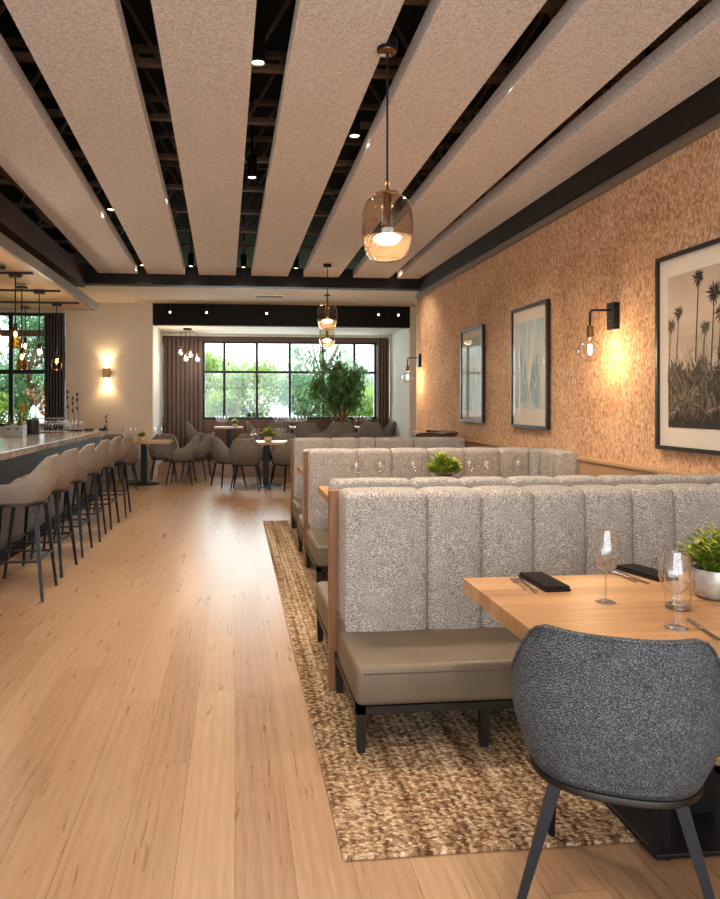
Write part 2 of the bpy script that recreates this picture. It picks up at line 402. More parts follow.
# ------------------------------------------------------------------ tub chairs and stools
def tub_seat(name, label, cat, fab, zb, zt, za, a, b, leg_top, foot, legw, stretcher=None, front=None, n=2.5, group=None, piping=True, open_arm=125, drop=(24, 68)):
    root = thing(name, label, cat, group=group)
    def ztop(ph):
        d = abs(math.degrees(ph))
        return zt - (zt - za) * smooth((d - drop[0]) / drop[1]) - (za - zb - 0.09) * smooth((d - 98) / (open_arm - 98.0))
    bm = BM(); NP, NTt = 56, 10
    def pt(ph, z, ins):
        h = (z - zb) / (zt - zb)
        s = 0.80 + 0.20 * sin(min(h / 0.46, 1) * pi / 2) - 0.035 * smooth((h - 0.55) / 0.45)
        x, y = supere(ph, a * s - ins, b * s - ins, n)
        y -= 0.055 * h * max(0, cos(ph)) 
        return Vector((x, y, z))
    phis = [R(-open_arm) + R(2 * open_arm) * i / NP for i in range(NP + 1)]
    cols = []
    T = 0.030
    for ph in phis:
        zt_ = ztop(ph); col = []
        for j in range(NTt + 1):
            z = zb + (zt_ - zb - 0.012) * j / NTt; col.append(bm.verts.new(pt(ph, z, 0)))
        col.append(bm.verts.new(pt(ph, zt_ - 0.003, T * 0.16)))
        col.append(bm.verts.new(pt(ph, zt_, T * 0.5)))
        col.append(bm.verts.new(pt(ph, zt_ - 0.003, T * 0.84)))
        for j in range(NTt, -1, -1):
            z = zb + (zt_ - zb - 0.012) * j / NTt; col.append(bm.verts.new(pt(ph, z, T)))
        cols.append(col)
    for c0, c1 in zip(cols, cols[1:]):
        for j in range(len(c0) - 1): bm.faces.new((c0[j], c1[j], c1[j + 1], c0[j + 1]))
        bm.faces.new((c0[-1], c1[-1], c1[0], c0[0]))
    bm.faces.new(cols[0]); bm.faces.new(cols[-1][::-1])
    bmesh.ops.recalc_face_normals(bm, faces=bm.faces[:])
    back = link('backrest', bm, M[fab], root, True)
    if piping:
        bm = BM(); tube(bm, [pt(ph, ztop(ph) - 0.004, -0.001) for ph in phis], 0.004, 6)
        link('piping', bm, M[fab], back, True)
    def slab(sa, sb, z0, z1, rnd):
        bm = BM(); rings = []
        prof = [(-rnd, z0), (0, z0 + rnd), (0, z1 - rnd), (-rnd * 0.4, z1 - rnd * 0.25), (-rnd * 1.6, z1)]
        for ins, z in prof:
            rings.append([bm.verts.new((*supere(2 * pi * k / 40, sa + ins, sb + ins, n), z)) for k in range(40)])
        for r0, r1 in zip(rings, rings[1:]):
            for k in range(40): bm.faces.new((r0[k], r0[(k + 1) % 40], r1[(k + 1) % 40], r1[k]))
        bm.faces.new(rings[0][::-1]); bm.faces.new(rings[-1])
        bmesh.ops.recalc_face_normals(bm, faces=bm.faces[:])
        return bm
    link('seat_cushion', slab(a * 0.80, b * 0.86, zb + 0.002, zb + 0.065, 0.02), M[fab], root, True)
    link('seat_frame', slab(a * 0.815, b * 0.83, zb - 0.022, zb, 0.004), M['metal_dark'], root, True, angle=40)
    feet = {}
    for sx in (-1, 1):
        for sy in (-1, 1):
            bm = BM(); p0 = (sx * leg_top[0], sy * leg_top[1], zb - 0.02); ft = front if (front and sy > 0) else foot; p1 = (sx * ft[0], sy * ft[1], 0.0)
            bar(bm, p0, p1, legw, legw * 0.6)
            feet[(sx, sy)] = (Vector(p0), Vector(p1))
            link('leg', bm, M['metal_black'], root)
    if stretcher:
        for z, pairs in stretcher:
            for A, B in pairs:
                def at(k):
                    p0, p1 = feet[k]; t = (p0.z - z) / (p0.z - p1.z); return p0.lerp(p1, t)
                link('stretcher', bar(BM(), at(A), at(B), 0.016, 0.016), M['metal_black'], root)
    return root

# ------------------------------------------------------------------ shell of the room
def wall(name, m, *a): return struct(name, b1(*a), M[m])
wall('floor', 'floor', -5.5, -3, -0.1, 4.0, 16.6, 0)
wall('floor_step', 'floor', -0.3, 14.72, 0, 3.5, 16.5, 0.2)
wall('floor_step', 'floor', -1.62, 15.2, 0, -0.3, 16.5, 0.2)
wall('wall_right', 'bark', 3.0, -3, 0, 3.12, 11.68, 4.4)
wall('wall_right_end', 'plaster', 3.001, 11.68, 0, 3.9, 11.74, 4.4)
wall('wall_recess', 'plaster', 3.9, 11.6, 0, 4.0, 14.4, 4.4)
wall('wall_right_pier', 'plaster', 3.527, 14.3, 0, 4.0, 14.4, 4.4)
wall('wall_right_return', 'white_wall', 3.527, 14.4, 0, 3.62, 16.5, 4.4)
wall('wall_left', 'plaster', -5.6, -3, 0, -5.5, 14.4, 4.4)
wall('wall_back', 'plaster', -3.26, 14.3, 0, -1.60, 14.42, 4.4)
wall('wall_back_return', 'white_wall', -1.68, 14.42, 0, -1.60, 16.5, 4.4)
wall('wall_bar_sill', 'plaster', -5.5, 14.32, 0, -3.26, 14.42, 1.05)
wall('wall_bar_header', 'plaster', -5.5, 14.32, 3.24, -3.26, 14.42, 4.4)
wall('wall_window_sill', 'oak_dark', -1.6, 16.38, 0, 3.527, 16.5, 1.13)
wall('wall_window_header', 'oak_dark', -1.6, 16.36, 2.89, 3.527, 16.5, 3.06)
wall('wall_front_header', 'plaster', -5.5, -3.1, 3.1, 3.0, -3, 4.4)
wall('wall_front_pier', 'plaster', -5.5, -3.1, 0, -4.6, -3, 3.1)
wall('ceiling_slab', 'void', -5.6, -3.1, 4.4, 4.0, 16.6, 4.5)
wall('ceiling_soffit', 'soffit', -5.5, 11.5, 3.45, 3.9, 14.3, 3.5)
wall('ceiling_alcove', 'soffit', -1.6, 14.48, 3.05, 3.527, 16.5, 3.1)
wall('beam_cross', 'steel', -2.45, 11.3, 3.325, 3.0, 11.5, 3.62)
wall('beam_header', 'black', -1.6, 14.3, 3.03, 3.527, 14.48, 3.45)
wall('beam_wall', 'steel', 2.93, -2.9, 3.285, 3.0, 11.3, 3.62)
wall('trim_1', 'grey_metal', 2.965, -2.9, 3.215, 3.0, 11.66, 3.285)
wall('beam_brown', 'rust', -2.5, -2.9, 3.27, -2.28, 11.3, 3.56)
wall('trim_2', 'white_wall', -1.6, 16.28, 3.0, 3.527, 16.36, 3.05)
struct('baseboard_back', b1(-3.26, 14.285, 0, -1.6, 14.3, 0.09), M['white_wall'])
# low oak wainscot along the right wall
bm = BM(); box(bm, 2.9, -2.9, 0, 3.0, 11.6, 1.015); box(bm, 2.885, -2.9, 1.015, 3.0, 11.6, 1.04, 0.003)
struct('trim_wainscot', bm, M['ledge_wood'])

# open black joists above the ceiling panels
for k in range(14):
    y = -1.6 + 0.93 * k
    bm = BM(); box(bm, -5.4, y - 0.03, 3.76, 2.98, y + 0.03, 3.80); box(bm, -5.4, y - 0.03, 4.30, 2.98, y + 0.03, 4.34)
    for i in range(14):
        x = -5.3 + i * 0.6
        bar(bm, (x, y, 3.79), (x + 0.3, y, 4.31), 0.025, 0.025); bar(bm, (x + 0.3, y, 4.31), (x + 0.6, y, 3.79), 0.025, 0.025)
    struct('ceiling_joist', bm, M['joist'])
# flexible duct in the open strip by the bar
bm = BM(); pts = []; rr = []
for i in range(180):
    pts.append((-2.18 + 0.05 * sin(i * 0.21), 1.2 + i * 0.055, 3.85 + 0.05 * sin(i * 0.13))); rr.append(0.14 + 0.012 * (i % 2))
tube(bm, pts, rr, 14)
tag(link('flexible_duct', bm, M['joist'], None, True), 'dark ribbed flexible duct in the open ceiling strip above the bar beam', 'duct')

# ceiling panels (x at y=11.2 and y=1 of either edge)
panels = [(-2.07, -1.48, -1.82, -1.25), (-1.334, -0.762, -1.066, -0.532), (-0.554, 0.012, -0.365, 0.137), (0.254, 0.823, 0.339, 0.833),
          (1.066, 1.624, 0.994, 1.501), (1.853, 2.439, 1.678, 2.224), (2.564, 2.925, 2.442, 2.925)]
ords = ['beige felt ceiling panel beside the brown steel beam of the bar', 'second beige felt ceiling panel from the bar beam',
        'third beige felt ceiling panel from the bar beam', 'middle beige felt ceiling panel, on the bar side of the big pendant cord',
        'fifth beige felt ceiling panel, on the bark wall side of the big pendant cord', 'sixth beige felt ceiling panel, next but one to the bark wall',
        'narrow beige felt ceiling panel running along the bark wall beam']
for (a, b, c, d), lb in zip(panels, ords):
    bm = BM()
    def xx(p, q, y): return q + (p - q) * (y - 1) / 10.2
    y0, y1 = -2.9, 11.24
    vs = [bm.verts.new((xx(a, c, y) if s == 0 else xx(b, d, y), y, z)) for s in (0, 1) for y in (y0, y1) for z in (3.48, 3.60)]
    for f in [(0, 1, 3, 2), (4, 6, 7, 5), (0, 4, 5, 1), (2, 3, 7, 6), (0, 2, 6, 4), (1, 5, 7, 3)]: bm.faces.new([vs[i] for i in f])
    bmesh.ops.bevel(bm, geom=bm.edges[:] + bm.verts[:], offset=0.004, segments=1, affect='EDGES')
    tag(link('ceiling_panel', bm, M['felt']), lb, 'ceiling panel', 'felt panels of the ceiling')
    # hangers keep the panel under the joists
# ------------------------------------------------------------------ windows
def window(name, y, xs, z0, z1, zm, ft, ends, bars='metal_black'):
    root = bpy.data.objects.new(name, None); COL.objects.link(root); root['kind'] = 'structure'
    bm = BM()
    for x in xs: box(bm, x - ft, y - 0.04, z0, x + ft, y + 0.04, z1)
    box(bm, ends[0], y - 0.045, zm - ft, ends[1], y + 0.045, zm + ft)
    box(bm, ends[0], y - 0.045, z0 - 0.03, ends[1], y + 0.045, z0 + 0.02); box(bm, ends[0], y - 0.045, z1 - 0.02, ends[1], y + 0.045, z1 + 0.03)
    link('window_frame', bm, M[bars], root)
    link('glass_pane', b1(ends[0], y - 0.004, z0, ends[1], y + 0.004, z1), M['pane'], root)
    return root
window('window_1', 16.42, [-1.2, -0.703, -0.239, 0.494, 1.242, 1.996, 2.735, 3.223], 1.16, 2.87, 2.2, 0.028, (-1.6, 3.527))
window('window_2', 14.37, [-5.3, -4.62, -4.28, -3.62], 1.08, 3.2, 2.10, 0.04, (-5.5, -3.3))
struct('trim_3', b1(-5.5, 14.3, 2.78, -3.3, 14.34, 2.9), M['oak_dark'])
bm = BM()
for x in (-4.6, -2.2, 0.4, 2.9): box(bm, x - 0.05, -3.1, 0, x + 0.05, -3.0, 3.1)
box(bm, -4.6, -3.1, 2.2, 2.9, -3.0, 2.28)
struct('window_3', bm, M['metal_black'])

# slatted wood screens
def slats(name, label, x0, x1, y, z0, z1, n, m1, m2):
    root = thing(name, label, 'screen', ((x0 + x1) / 2, y, z0))
    w = (x1 - x0)
    link('backing_panel', b1(-w / 2, 0.03, 0, w / 2, 0.05, z1 - z0), M[m2], root)
    for i in range(n):
        x = -w / 2 + w * (i + 0.5) / n
        link('slat', b1(x - w / n * 0.30, -0.03, 0, x + w / n * 0.30, 0.03, z1 - z0, 0.003, 1), M[m1], root)
    return root
slats('slat_screen', 'brown wooden slat screen between the beige wall and the big garden window', -1.585, -0.715, 16.2, 0.2, 2.93, 9, 'oak_dark', 'slat_dark')
slats('slat_screen', 'narrow brown slat screen between the indoor tree and the white wall', 3.225, 3.515, 16.2, 0.2, 2.93, 4, 'oak_dark', 'slat_dark')
slats('slat_screen', 'very dark slat screen between the bar window and the sconce wall', -3.63, -3.25, 14.2, 0.0, 3.22, 7, 'slat_dark', 'black')

# air vent in the soffit
v = thing('air_vent', 'white linear air vent in the soffit before the garden window', 'vent', (0.62, 13.1, 3.435))
link('vent_frame', b1(-0.27, -0.12, 0, 0.27, 0.12, 0.014, 0.003, 1), M['white_wall'], v)
for yy in (-0.05, 0.05): link('vent_slot', b1(-0.24, yy - 0.02, -0.004, 0.24, yy + 0.02, 0.002), M['black'], v)

# wooden canopy over the bar
cn = thing('bar_canopy', 'dropped plank ceiling canopy with grey metal edge hanging over the bar', 'canopy', (-3.75, 6.6, 2.93))
link('plank_panel', b1(-1.7, -5.0, 0.0, 1.62, 4.66, 0.05), M['plank'], cn)
bm = BM(); box(bm, 1.62, -5.0, -0.02, 1.66, 4.7, 0.10); link('edge_channel', bm, M['grey_metal'], cn)
bm = BM(); box(bm, -1.7, 4.66, -0.02, 1.62, 4.7, 0.10); link('edge_channel', bm, M['grey_metal'], cn)
for y in (-1.0, 0.3, 1.55, 2.8, 3.9):
    link('light_track', b1(-1.6, y - 0.02, -0.025, 1.55, y + 0.02, 0.0), M['metal_dark'], cn)
for x in (-1.2, 1.2):
    for y in (-4, 4): link('hanger_rod', tube(BM(), [(x, y, 0.05), (x, y, 1.47 if x < 0 else 0.36)], 0.012, 8), M['metal_black'], cn)

# ------------------------------------------------------------------ lamps
def add_light(name, typ, loc, energy, color=(1, 0.8, 0.6), rot=(0, 0, 0), **kw):
    l = bpy.data.lights.new(name, typ); l.energy = energy; l.color = color
    for k, v_ in kw.items(): setattr(l, k, v_)
    o = bpy.data.objects.new(name, l); COL.objects.link(o); o.location = loc; o.rotation_euler = rot
    return o
WARM = (1.0, 0.84, 0.66)
def downlight(x, y, label, z=3.56, power=70, seen=True):
    t = thing('downlight', label, 'downlight', (x, y, z), group='cylinder downlights between the ceiling panels')
    link('housing', lathe(BM(), [(0, 0.2), (0.042, 0.2), (0.045, 0.19), (0.045, 0.0), (0.038, 0.0), (0.036, 0.012)], 20), M['metal_black'], t, True, angle=40)
    link('lens', lathe(BM(), [(0.037, 0.010), (0, 0.010)], 20), M['lens'], t)
    link('mounting_stem', tube(BM(), [(0, 0, 0.2), (0, 0, 0.84)], 0.01, 8), M['metal_black'], t)
    add_light('downlight_lamp', 'SPOT', (x, y, z - 0.02), power, WARM, (0, 0, 0), spot_size=R(125), spot_blend=0.9, shadow_soft_size=0.06)
dl = [(0.139, 4.376, 'black cylinder downlight nearest the camera, in the open gap beside the third felt panel'),
      (0.155, 6.608, 'small lit downlight further along the same gap as the big black cylinder'),
      (0.92, 5.502, 'lit downlight between the fourth and fifth felt panels, beside the big pendant cord'),
      (-1.32, 7.862, 'lit downlight in the gap between the first and second felt panels'),
      (-0.66, 11.0, 'small downlight at the cross beam between the second and third felt panels'),
      (2.13, 11.0, 'small downlight at the cross beam between the fifth and sixth felt panels'),
      (0.13, 11.0, 'small downlight at the cross beam between the third and fourth felt panels'),
      (0.93, 11.0, 'small downlight at the cross beam between the fourth and fifth felt panels'),
      (2.49, 11.0, 'small downlight at the cross beam beside the narrow wall panel'),
      (-1.39, 11.0, 'small downlight at the cross beam between the first and second felt panels')]
for x, y, lb in dl: downlight(x, y, lb, power=75 if y < 10 else 40)

def pendant(x, y, zc, ztop, label, r=0.143, h=0.36):
    t = thing('pendant_lamp', label, 'pendant lamp', (x, y, zc), group='smoked glass pendants over the booths')
    hh = h / 2
    prof = [(r * 0.48, hh), (r * 0.62, hh * 0.97), (r * 0.86, hh * 0.80), (r * 0.97, hh * 0.5), (r, hh * 0.1), (r * 0.985, -hh * 0.35), (r * 0.86, -hh * 0.72), (r * 0.68, -hh * 0.93), (r * 0.5, -hh), (r * 0.47, -hh * 0.985)]
    g = link('glass_shade', lathe(BM(), prof, 36), M['smoke'], t, True)
    link('shade_cap', lathe(BM(), [(0, hh + 0.014), (r * 0.46, hh + 0.014), (r * 0.47, hh + 0.002), (0, hh + 0.002)], 28), M['brass'], t, True, angle=40)
    link('socket', lathe(BM(), [(0, hh), (0.024, hh), (0.024, -0.01), (0.03, -0.02), (0.03, -0.035), (0, -0.035)], 16), M['bronze'], t, True, angle=40)
    link('light_disc', lathe(BM(), [(0, -0.036), (0.05, -0.038), (0.074, -0.05), (0.076, -0.062), (0.055, -0.085), (0.0, -0.095)], 24), M['bulb_soft'], t, True)
    link('diffuser_bowl', lathe(BM(), [(r * 0.95, -hh * 0.30), (r * 0.93, -hh * 0.5), (r * 0.82, -hh * 0.72), (r * 0.65, -hh * 0.90), (r * 0.46, -hh * 0.96), (0.0, -hh * 0.96)], 28), M['frost'], t, True)
    link('cord_grip', lathe(BM(), [(0.004, hh + 0.08), (0.012, hh + 0.075), (0.013, hh + 0.014)], 12), M['bronze'], t, True)
    link('cord', tube(BM(), [(0, 0, hh + 0.07), (0, 0, ztop - zc)], 0.006, 8), M['metal_black'], t)
    link('ceiling_rose', lathe(BM(), [(0, ztop - zc - 0.002), (0.058, ztop - zc), (0.06, ztop - zc + 0.06), (0, ztop - zc + 0.06)], 24), M['metal_black'], t, True, angle=40)
    link('rose_plate', lathe(BM(), [(0, ztop - zc - 0.012), (0.05, ztop - zc - 0.010), (0.054, ztop - zc)], 24), M['bronze'], t, True)
    add_light('pendant_glow', 'POINT', (x, y, zc - 0.075), 5, WARM, shadow_soft_size=0.05)
pendant(0.845, 3.95, 2.476, 3.46, 'big smoked glass pendant hanging alone in front of the ceiling panels')
pendant(1.312, 10.2, 2.728, 3.44, 'upper of the two distant smoked pendants seen one above the other')
pendant(1.653, 12.9, 2.69, 3.44, 'lower and smaller distant smoked pendant against the garden window')

# cluster of bare bulbs in the alcove
t = thing('bulb_cluster', 'cluster of small clear bulb pendants in front of the wooden slat screen', 'pendant lamp', (-0.98, 15.1, 3.04))
link('ceiling_plate', lathe(BM(), [(0, 0), (0.09, 0), (0.09, -0.02), (0, -0.02)], 20), M['metal_black'], t)
for dx, L in ((-0.14, 0.42), (-0.04, 0.55), (0.06, 0.47), (0.20, 0.56)):
    c = link('cord', tube(BM(), [(dx * 0.3, 0, -0.02), (dx, 0, -0.12), (dx, 0, -L)], 0.006, 6), M['metal_black'], t)
    link('socket', lathe(BM(), [(0, -L + 0.05), (0.02, -L + 0.05), (0.02, -L), (0, -L)], 10, (dx, 0, 0)), M['bronze'], t)
    b = link('bulb', lathe(BM(), [(0.015, -L), (0.045, -L - 0.05), (0.055, -L - 0.09), (0.04, -L - 0.13), (0, -L - 0.145)], 14, (dx, 0, 0)), M['glass'], t, True)
    link('filament', tube(BM(), [(dx, 0, -L - 0.03), (dx, 0, -L - 0.10)], 0.013, 8), M['bulb'], t)
add_light('cluster_glow', 'POINT', (-0.95, 15.0, 2.42), 12, WARM, shadow_soft_size=0.1)

# wall sconces with globe bulbs
def globe_sconce(y, label, zpl=2.188):
    t = thing('wall_sconce', label, 'sconce', (2.985, y, zpl))
    link('wall_plate', b1(-0.035, -0.055, -0.105, 0.015, 0.055, 0.105, 0.004, 2), M['metal_black'], t)
    link('screw', lathe(BM(), [(0, 0.0), (0.008, 0.0), (0.008, 0.004), (0, 0.004)], 10, (-0.038, 0, -0.04)), M['brass'], t)
    pts = [(-0.03, 0, 0.045), (-0.17, 0, 0.045)] + [(-0.17 - 0.03 * sin(a * pi / 12), 0, 0.045 - 0.03 * (1 - cos(a * pi / 12))) for a in range(1, 7)] + [(-0.2, 0, -0.08)]
    link('arm', tube(BM(), pts, 0.009, 10), M['metal_black'], t, True)
    link('socket', lathe(BM(), [(0, -0.075), (0.014, -0.075), (0.026, -0.085), (0.028, -0.165), (0.02, -0.168), (0, -0.168)], 16, (-0.2, 0, 0)), M['bronze'], t, True, angle=40)
    R0 = 0.092; zc = -0.275
    prof = [(0.024, -0.168)] + [(R0 * sin(R(a)), zc + R0 * cos(R(a))) for a in range(24, 181, 12)]
    prof[-1] = (0, zc - R0)
    link('globe_bulb', lathe(BM(), prof, 28, (-0.2, 0, 0)), M['glass'], t, True)
    link('filament', lathe(BM(), [(0, -0.225), (0.012, -0.23), (0.014, -0.26), (0.012, -0.30), (0, -0.305)], 12, (-0.2, 0, 0)), M['bulb'], t, True)
    add_light('sconce_glow', 'POINT', (2.785, y, zpl - 0.327), 7, (1, 0.68, 0.38), shadow_soft_size=0.012)
    return t
globe_sconce(5.42, 'black swan neck wall sconce with a clear globe bulb, between the two largest pictures')
t2 = globe_sconce(11.45, 'distant globe bulb sconce at the far end of the bark wall')
# up and down sconce on the beige wall
t = thing('updown_sconce', 'bronze up and down light on the beige wall beyond the bar', 'sconce', (-2.471, 14.28, 2.082))
link('body', b1(-0.065, -0.10, -0.09, 0.065, 0.0, 0.09, 0.004, 2), M['brass'], t)
for s in (1, -1):
    link('glass_tube', lathe(BM(), [(0.032, s * 0.09), (0.034, s * 0.16)], 16, (0, -0.05, 0)), M['glass'], t, True)
    link('bulb', lathe(BM(), [(0, s * 0.09), (0.018, s * 0.095), (0.02, s * 0.13), (0, s * 0.145)], 12, (0, -0.05, 0)), M['bulb'], t, True)
    add_light('sconce_beam', 'SPOT', (-2.471, 14.21, 2.082 + s * 0.15), 9, (1, 0.72, 0.4), (pi if s > 0 else 0, 0, 0), spot_size=R(120), spot_blend=0.8, shadow_soft_size=0.02)
    add_light('sconce_halo', 'POINT', (-2.471, 14.2, 2.082 + s * 0.2), 1.2, (1, 0.72, 0.4), shadow_soft_size=0.04)

# track spotlights on the dark header
for x, lb in ((-1.25, 'little black spotlight on the dark header above the slat screen'), (-0.55, 'little black spotlight on the header near the left edge of the garden window'),
              (0.62, 'little black spotlight in the middle of the dark header'), (2.85, 'little black spotlight on the header above the indoor tree'), (3.25, 'little lit spotlight on the dark header by the white wall')):
    t = thing('track_spotlight', lb, 'spotlight', (x, 14.2, 3.45))
    link('stem', tube(BM(), [(0, 0, 0), (0, 0, -0.12)], 0.008, 8), M['metal_black'], t)
    link('housing', tube(BM(), [(0, 0.05, -0.12), (0, -0.06, -0.19)], 0.035, 12), M['metal_black'], t, True, angle=40)
    link('lens', tube(BM(), [(0, -0.061, -0.1905), (0, -0.066, -0.194)], 0.016, 12), M['lens'], t)

# small glass pendants over the bar
def bar_pendant(x, y, z_sh, label, mat, kind):
    t = thing('bar_pendant', label, 'pendant lamp', (x, y, z_sh), group='little glass pendants over the bar')
    top = 2.905 - z_sh
    link('ceiling_plate', lathe(BM(), [(0, top), (0.07, top), (0.07, top - 0.025), (0, top - 0.025)], 18), M['metal_dark'], t)
    link('rod', tube(BM(), [(0, 0, top - 0.02), (0, 0, 0.13)], 0.008, 6), M['metal_black'], t)
    link('socket', lathe(BM(), [(0, 0.16), (0.02, 0.15), (0.026, 0.08), (0, 0.08)], 12), M['metal_dark'], t, True)
    if kind == 0: prof = [(0.026, 0.085), (0.03, 0.05), (0.06, -0.02), (0.065, -0.12)]
    elif kind == 1: prof = [(0.026, 0.085), (0.028, 0.03), (0.05, -0.01), (0.052, -0.14), (0, -0.15)]
    else: prof = [(0.026, 0.085), (0.055, 0.05), (0.075, -0.01), (0.06, -0.08), (0.03, -0.11)]
    link('glass_shade', lathe(BM(), prof, 18), M[mat], t, True)
    link('bulb', lathe(BM(), [(0, 0.07), (0.014, 0.06), (0.018, 0.02), (0, 0.0)], 10), M['bulb'], t, True)
for a in ((-2.42, 7.7, 2.14, 'dark socket glass pendant over the bar nearest the frame edge', 'smoke', 1),
          (-2.40, 8.2, 2.22, 'bell shaped amber pendant over the bar, second along the row', 'amber', 0),
          (-2.46, 9.4, 2.10, 'clear bottle pendant over the middle of the bar', 'glass', 1),
          (-2.56, 9.0, 2.02, 'amber bell pendant hanging lowest over the bar', 'amber', 0),
          (-2.52, 10.55, 2.06, 'amber lantern pendant over the far end of the bar', 'amber', 2),
          (-3.05, 10.9, 2.30, 'smoked lantern pendant deepest behind the bar row', 'smoke', 2)): bar_pendant(*a)
for x, y in ((-2.4, 7.0), (-2.45, 9.5)): add_light('bar_glow', 'POINT', (x, y, 2.2), 8, WARM, shadow_soft_size=0.08)

# ------------------------------------------------------------------ pictures on the bark wall
def picture(y_far, y_near, z0, z1, border, mw, label, base, deco):
    yc, zc = (y_far + y_near) / 2, (z0 + z1) / 2; w, h = y_far - y_near, z1 - z0
    t = thing('framed_picture', label, 'picture', (2.985, yc, zc))
    fb = border
    bm = BM()
    box(bm, -0.03, -w / 2, -h / 2, 0.012, -w / 2 + fb, h / 2); box(bm, -0.03, w / 2 - fb, -h / 2, 0.012, w / 2, h / 2)
    box(bm, -0.03, -w / 2 + fb, -h / 2, 0.012, w / 2 - fb, -h / 2 + fb); box(bm, -0.03, -w / 2 + fb, h / 2 - fb, 0.012, w / 2 - fb, h / 2)
    link('frame', bm, M['frame_black'], t)
    link('mat_board', b1(-0.010, -w / 2 + fb, -h / 2 + fb, 0.010, w / 2 - fb, h / 2 - fb), M['mat_board'], t)
    pw, ph = w - 2 * mw[0], h - mw[1] - mw[2]; cz = (mw[2] - mw[1]) / 2
    bm = BM()
    mats = deco(bm, pw, ph, cz)
    box(bm, -0.0125, -pw / 2, cz - ph / 2, -0.0102, pw / 2, cz + ph / 2, mi=0)
    link('print', bm, [M[base]] + [M[k] for k in mats], t)
    link('glazing', b1(-0.024, -w / 2 + fb, -h / 2 + fb, -0.022, w / 2 - fb, h / 2 - fb), M['picture_glass'], t)
    return t
def flat(bm, pts, d, mi):
    """flat ink shape on a print: pts are (u to the viewer's right, v up)"""
    try: bm.faces.new([bm.verts.new((-d, -u, v)) for u, v in pts]).material_index = mi
    except ValueError: pass
def palms(bm, pw, ph, cz):
    rng = random.Random(4); d = 0.0127
    L, B = -pw / 2, cz - ph / 2
    def blade(u, v, ang, ln, wd, mi, dd):
        a = R(ang); e = (u + ln * cos(a), v + ln * sin(a)); nx, ny = -sin(a) * wd, cos(a) * wd
        m_ = (u + ln * 0.5 * cos(a), v + ln * 0.5 * sin(a))
        pts = [(u, v), (m_[0] - nx, m_[1] - ny), e, (m_[0] + nx, m_[1] + ny)]
        pts = [(max(L + 0.002, min(-L - 0.002, x)), max(B + 0.002, min(B + ph - 0.002, y))) for x, y in pts]
        flat(bm, pts, dd, mi)
    # mass of undergrowth
    for i in range(70):
        u = L + pw * rng.random(); v = B + ph * (0.30 * rng.random())
        for k in range(16): blade(u, v, rng.uniform(20, 160), rng.uniform(0.06, 0.2), rng.uniform(0.008, 0.02), rng.choice((1, 1, 1, 2)), d + 0.0004 * rng.random())
    for i in range(60):
        u = L + pw * rng.random(); v = B + ph * (0.12 + 0.36 * rng.random() * (0.6 + 0.5 * sin(u * 5 + 1)))
        for k in range(14): blade(u, v, rng.uniform(-20, 200), rng.uniform(0.05, 0.16), rng.uniform(0.005, 0.013), rng.choice((1, 1, 2, 2, 3)), d + 0.0006 + 0.0004 * rng.random())
    flat(bm, [(L + 0.002, B + 0.002), (-L - 0.002, B + 0.002), (-L - 0.002, B + ph * 0.34), (L + pw * 0.5, B + ph * 0.30), (L + 0.002, B + ph * 0.26)], d - 0.0001, 1)
    for i in range(420):
        u = L + pw * rng.random(); v = B + ph * rng.uniform(0.02, 0.48)
        blade(u, v, rng.uniform(40, 140), rng.uniform(0.05, 0.13), 0.003, 3, d + 0.0012)
    # palm heads on slim stems
    for (fu, fv, base, s, mi) in ((0.11, 0.78, 0.30, 0.062, 2), (0.30, 0.98, 0.42, 0.070, 1), (0.44, 0.86, 0.4, 0.085, 1), (0.50, 0.74, 0.38, 0.075, 1), (0.66, 0.88, 0.4, 0.08, 1), (0.82, 0.80, 0.4, 0.09, 1), (0.93, 0.92, 0.4, 0.08, 2), (0.36, 0.66, 0.35, 0.06, 2), (0.03, 0.70, 0.3, 0.06, 2), (0.58, 0.64, 0.3, 0.09, 2), (0.75, 0.66, 0.3, 0.08, 1)):
        u, v = L + pw * fu, B + ph * (fv - 0.03); b0 = (L + pw * (fu - 0.03), B + ph * base)
        flat(bm, [(b0[0] - 0.006, b0[1]), (b0[0] + 0.006, b0[1]), (u + 0.004, v), (u - 0.004, v)], d + 0.0014, mi)
        for k in range(15): blade(u, v, k * 24 + rng.uniform(-8, 8), s * rng.uniform(0.75, 1.2), s * 0.10, mi, d + 0.0016)
    return ['sepia_a', 'sepia_b', 'sepia_c']
def wash(ink, seed):
    def f(bm, pw, ph, cz):
        rng = random.Random(seed)
        for i in range(4):
            u0 = -pw / 2 + pw * (0.2 + 0.2 * i) + rng.uniform(-0.04, 0.04); v0 = cz - ph / 2 + 0.03
            hgt = ph * rng.uniform(0.4, 0.8)
            for k in range(60):
                q = rng.random(); u = u0 + rng.uniform(-1, 1) * 0.13 * (1 - q) ; v = v0 + hgt * q * 0.9
                an = R(90 + rng.uniform(-28, 28)); ln = rng.uniform(0.05, 0.16); wd = rng.uniform(0.002, 0.007)
                pts = [(u - wd, v), (u + wd, v), (u + ln * cos(an), v + ln * sin(an))]
                flat(bm, [(max(-pw / 2 + 0.003, min(pw / 2 - 0.003, x)), min(cz + ph / 2 - 0.003, y)) for x, y in pts], 0.0127 + 0.0001 * (k % 9), 1)
        return [ink]
    return f
picture(4.815, 3.46, 1.177, 2.516, 0.028, (0.128, 0.152, 0.155), 'largest framed picture, a sepia photograph of palms over tangled undergrowth', 'sepia_sky', palms)
picture(7.50, 6.60, 1.244, 2.495, 0.030, (0.095, 0.16, 0.20), 'framed pale blue print, the middle one of the row on the bark wall', 'blue_art', wash('teal_ink', 5))
picture(9.24, 8.40, 1.26, 2.448, 0.030, (0.09, 0.12, 0.14), 'framed pale green print, the farthest along the bark wall', 'green_art', wash('green_ink', 9))

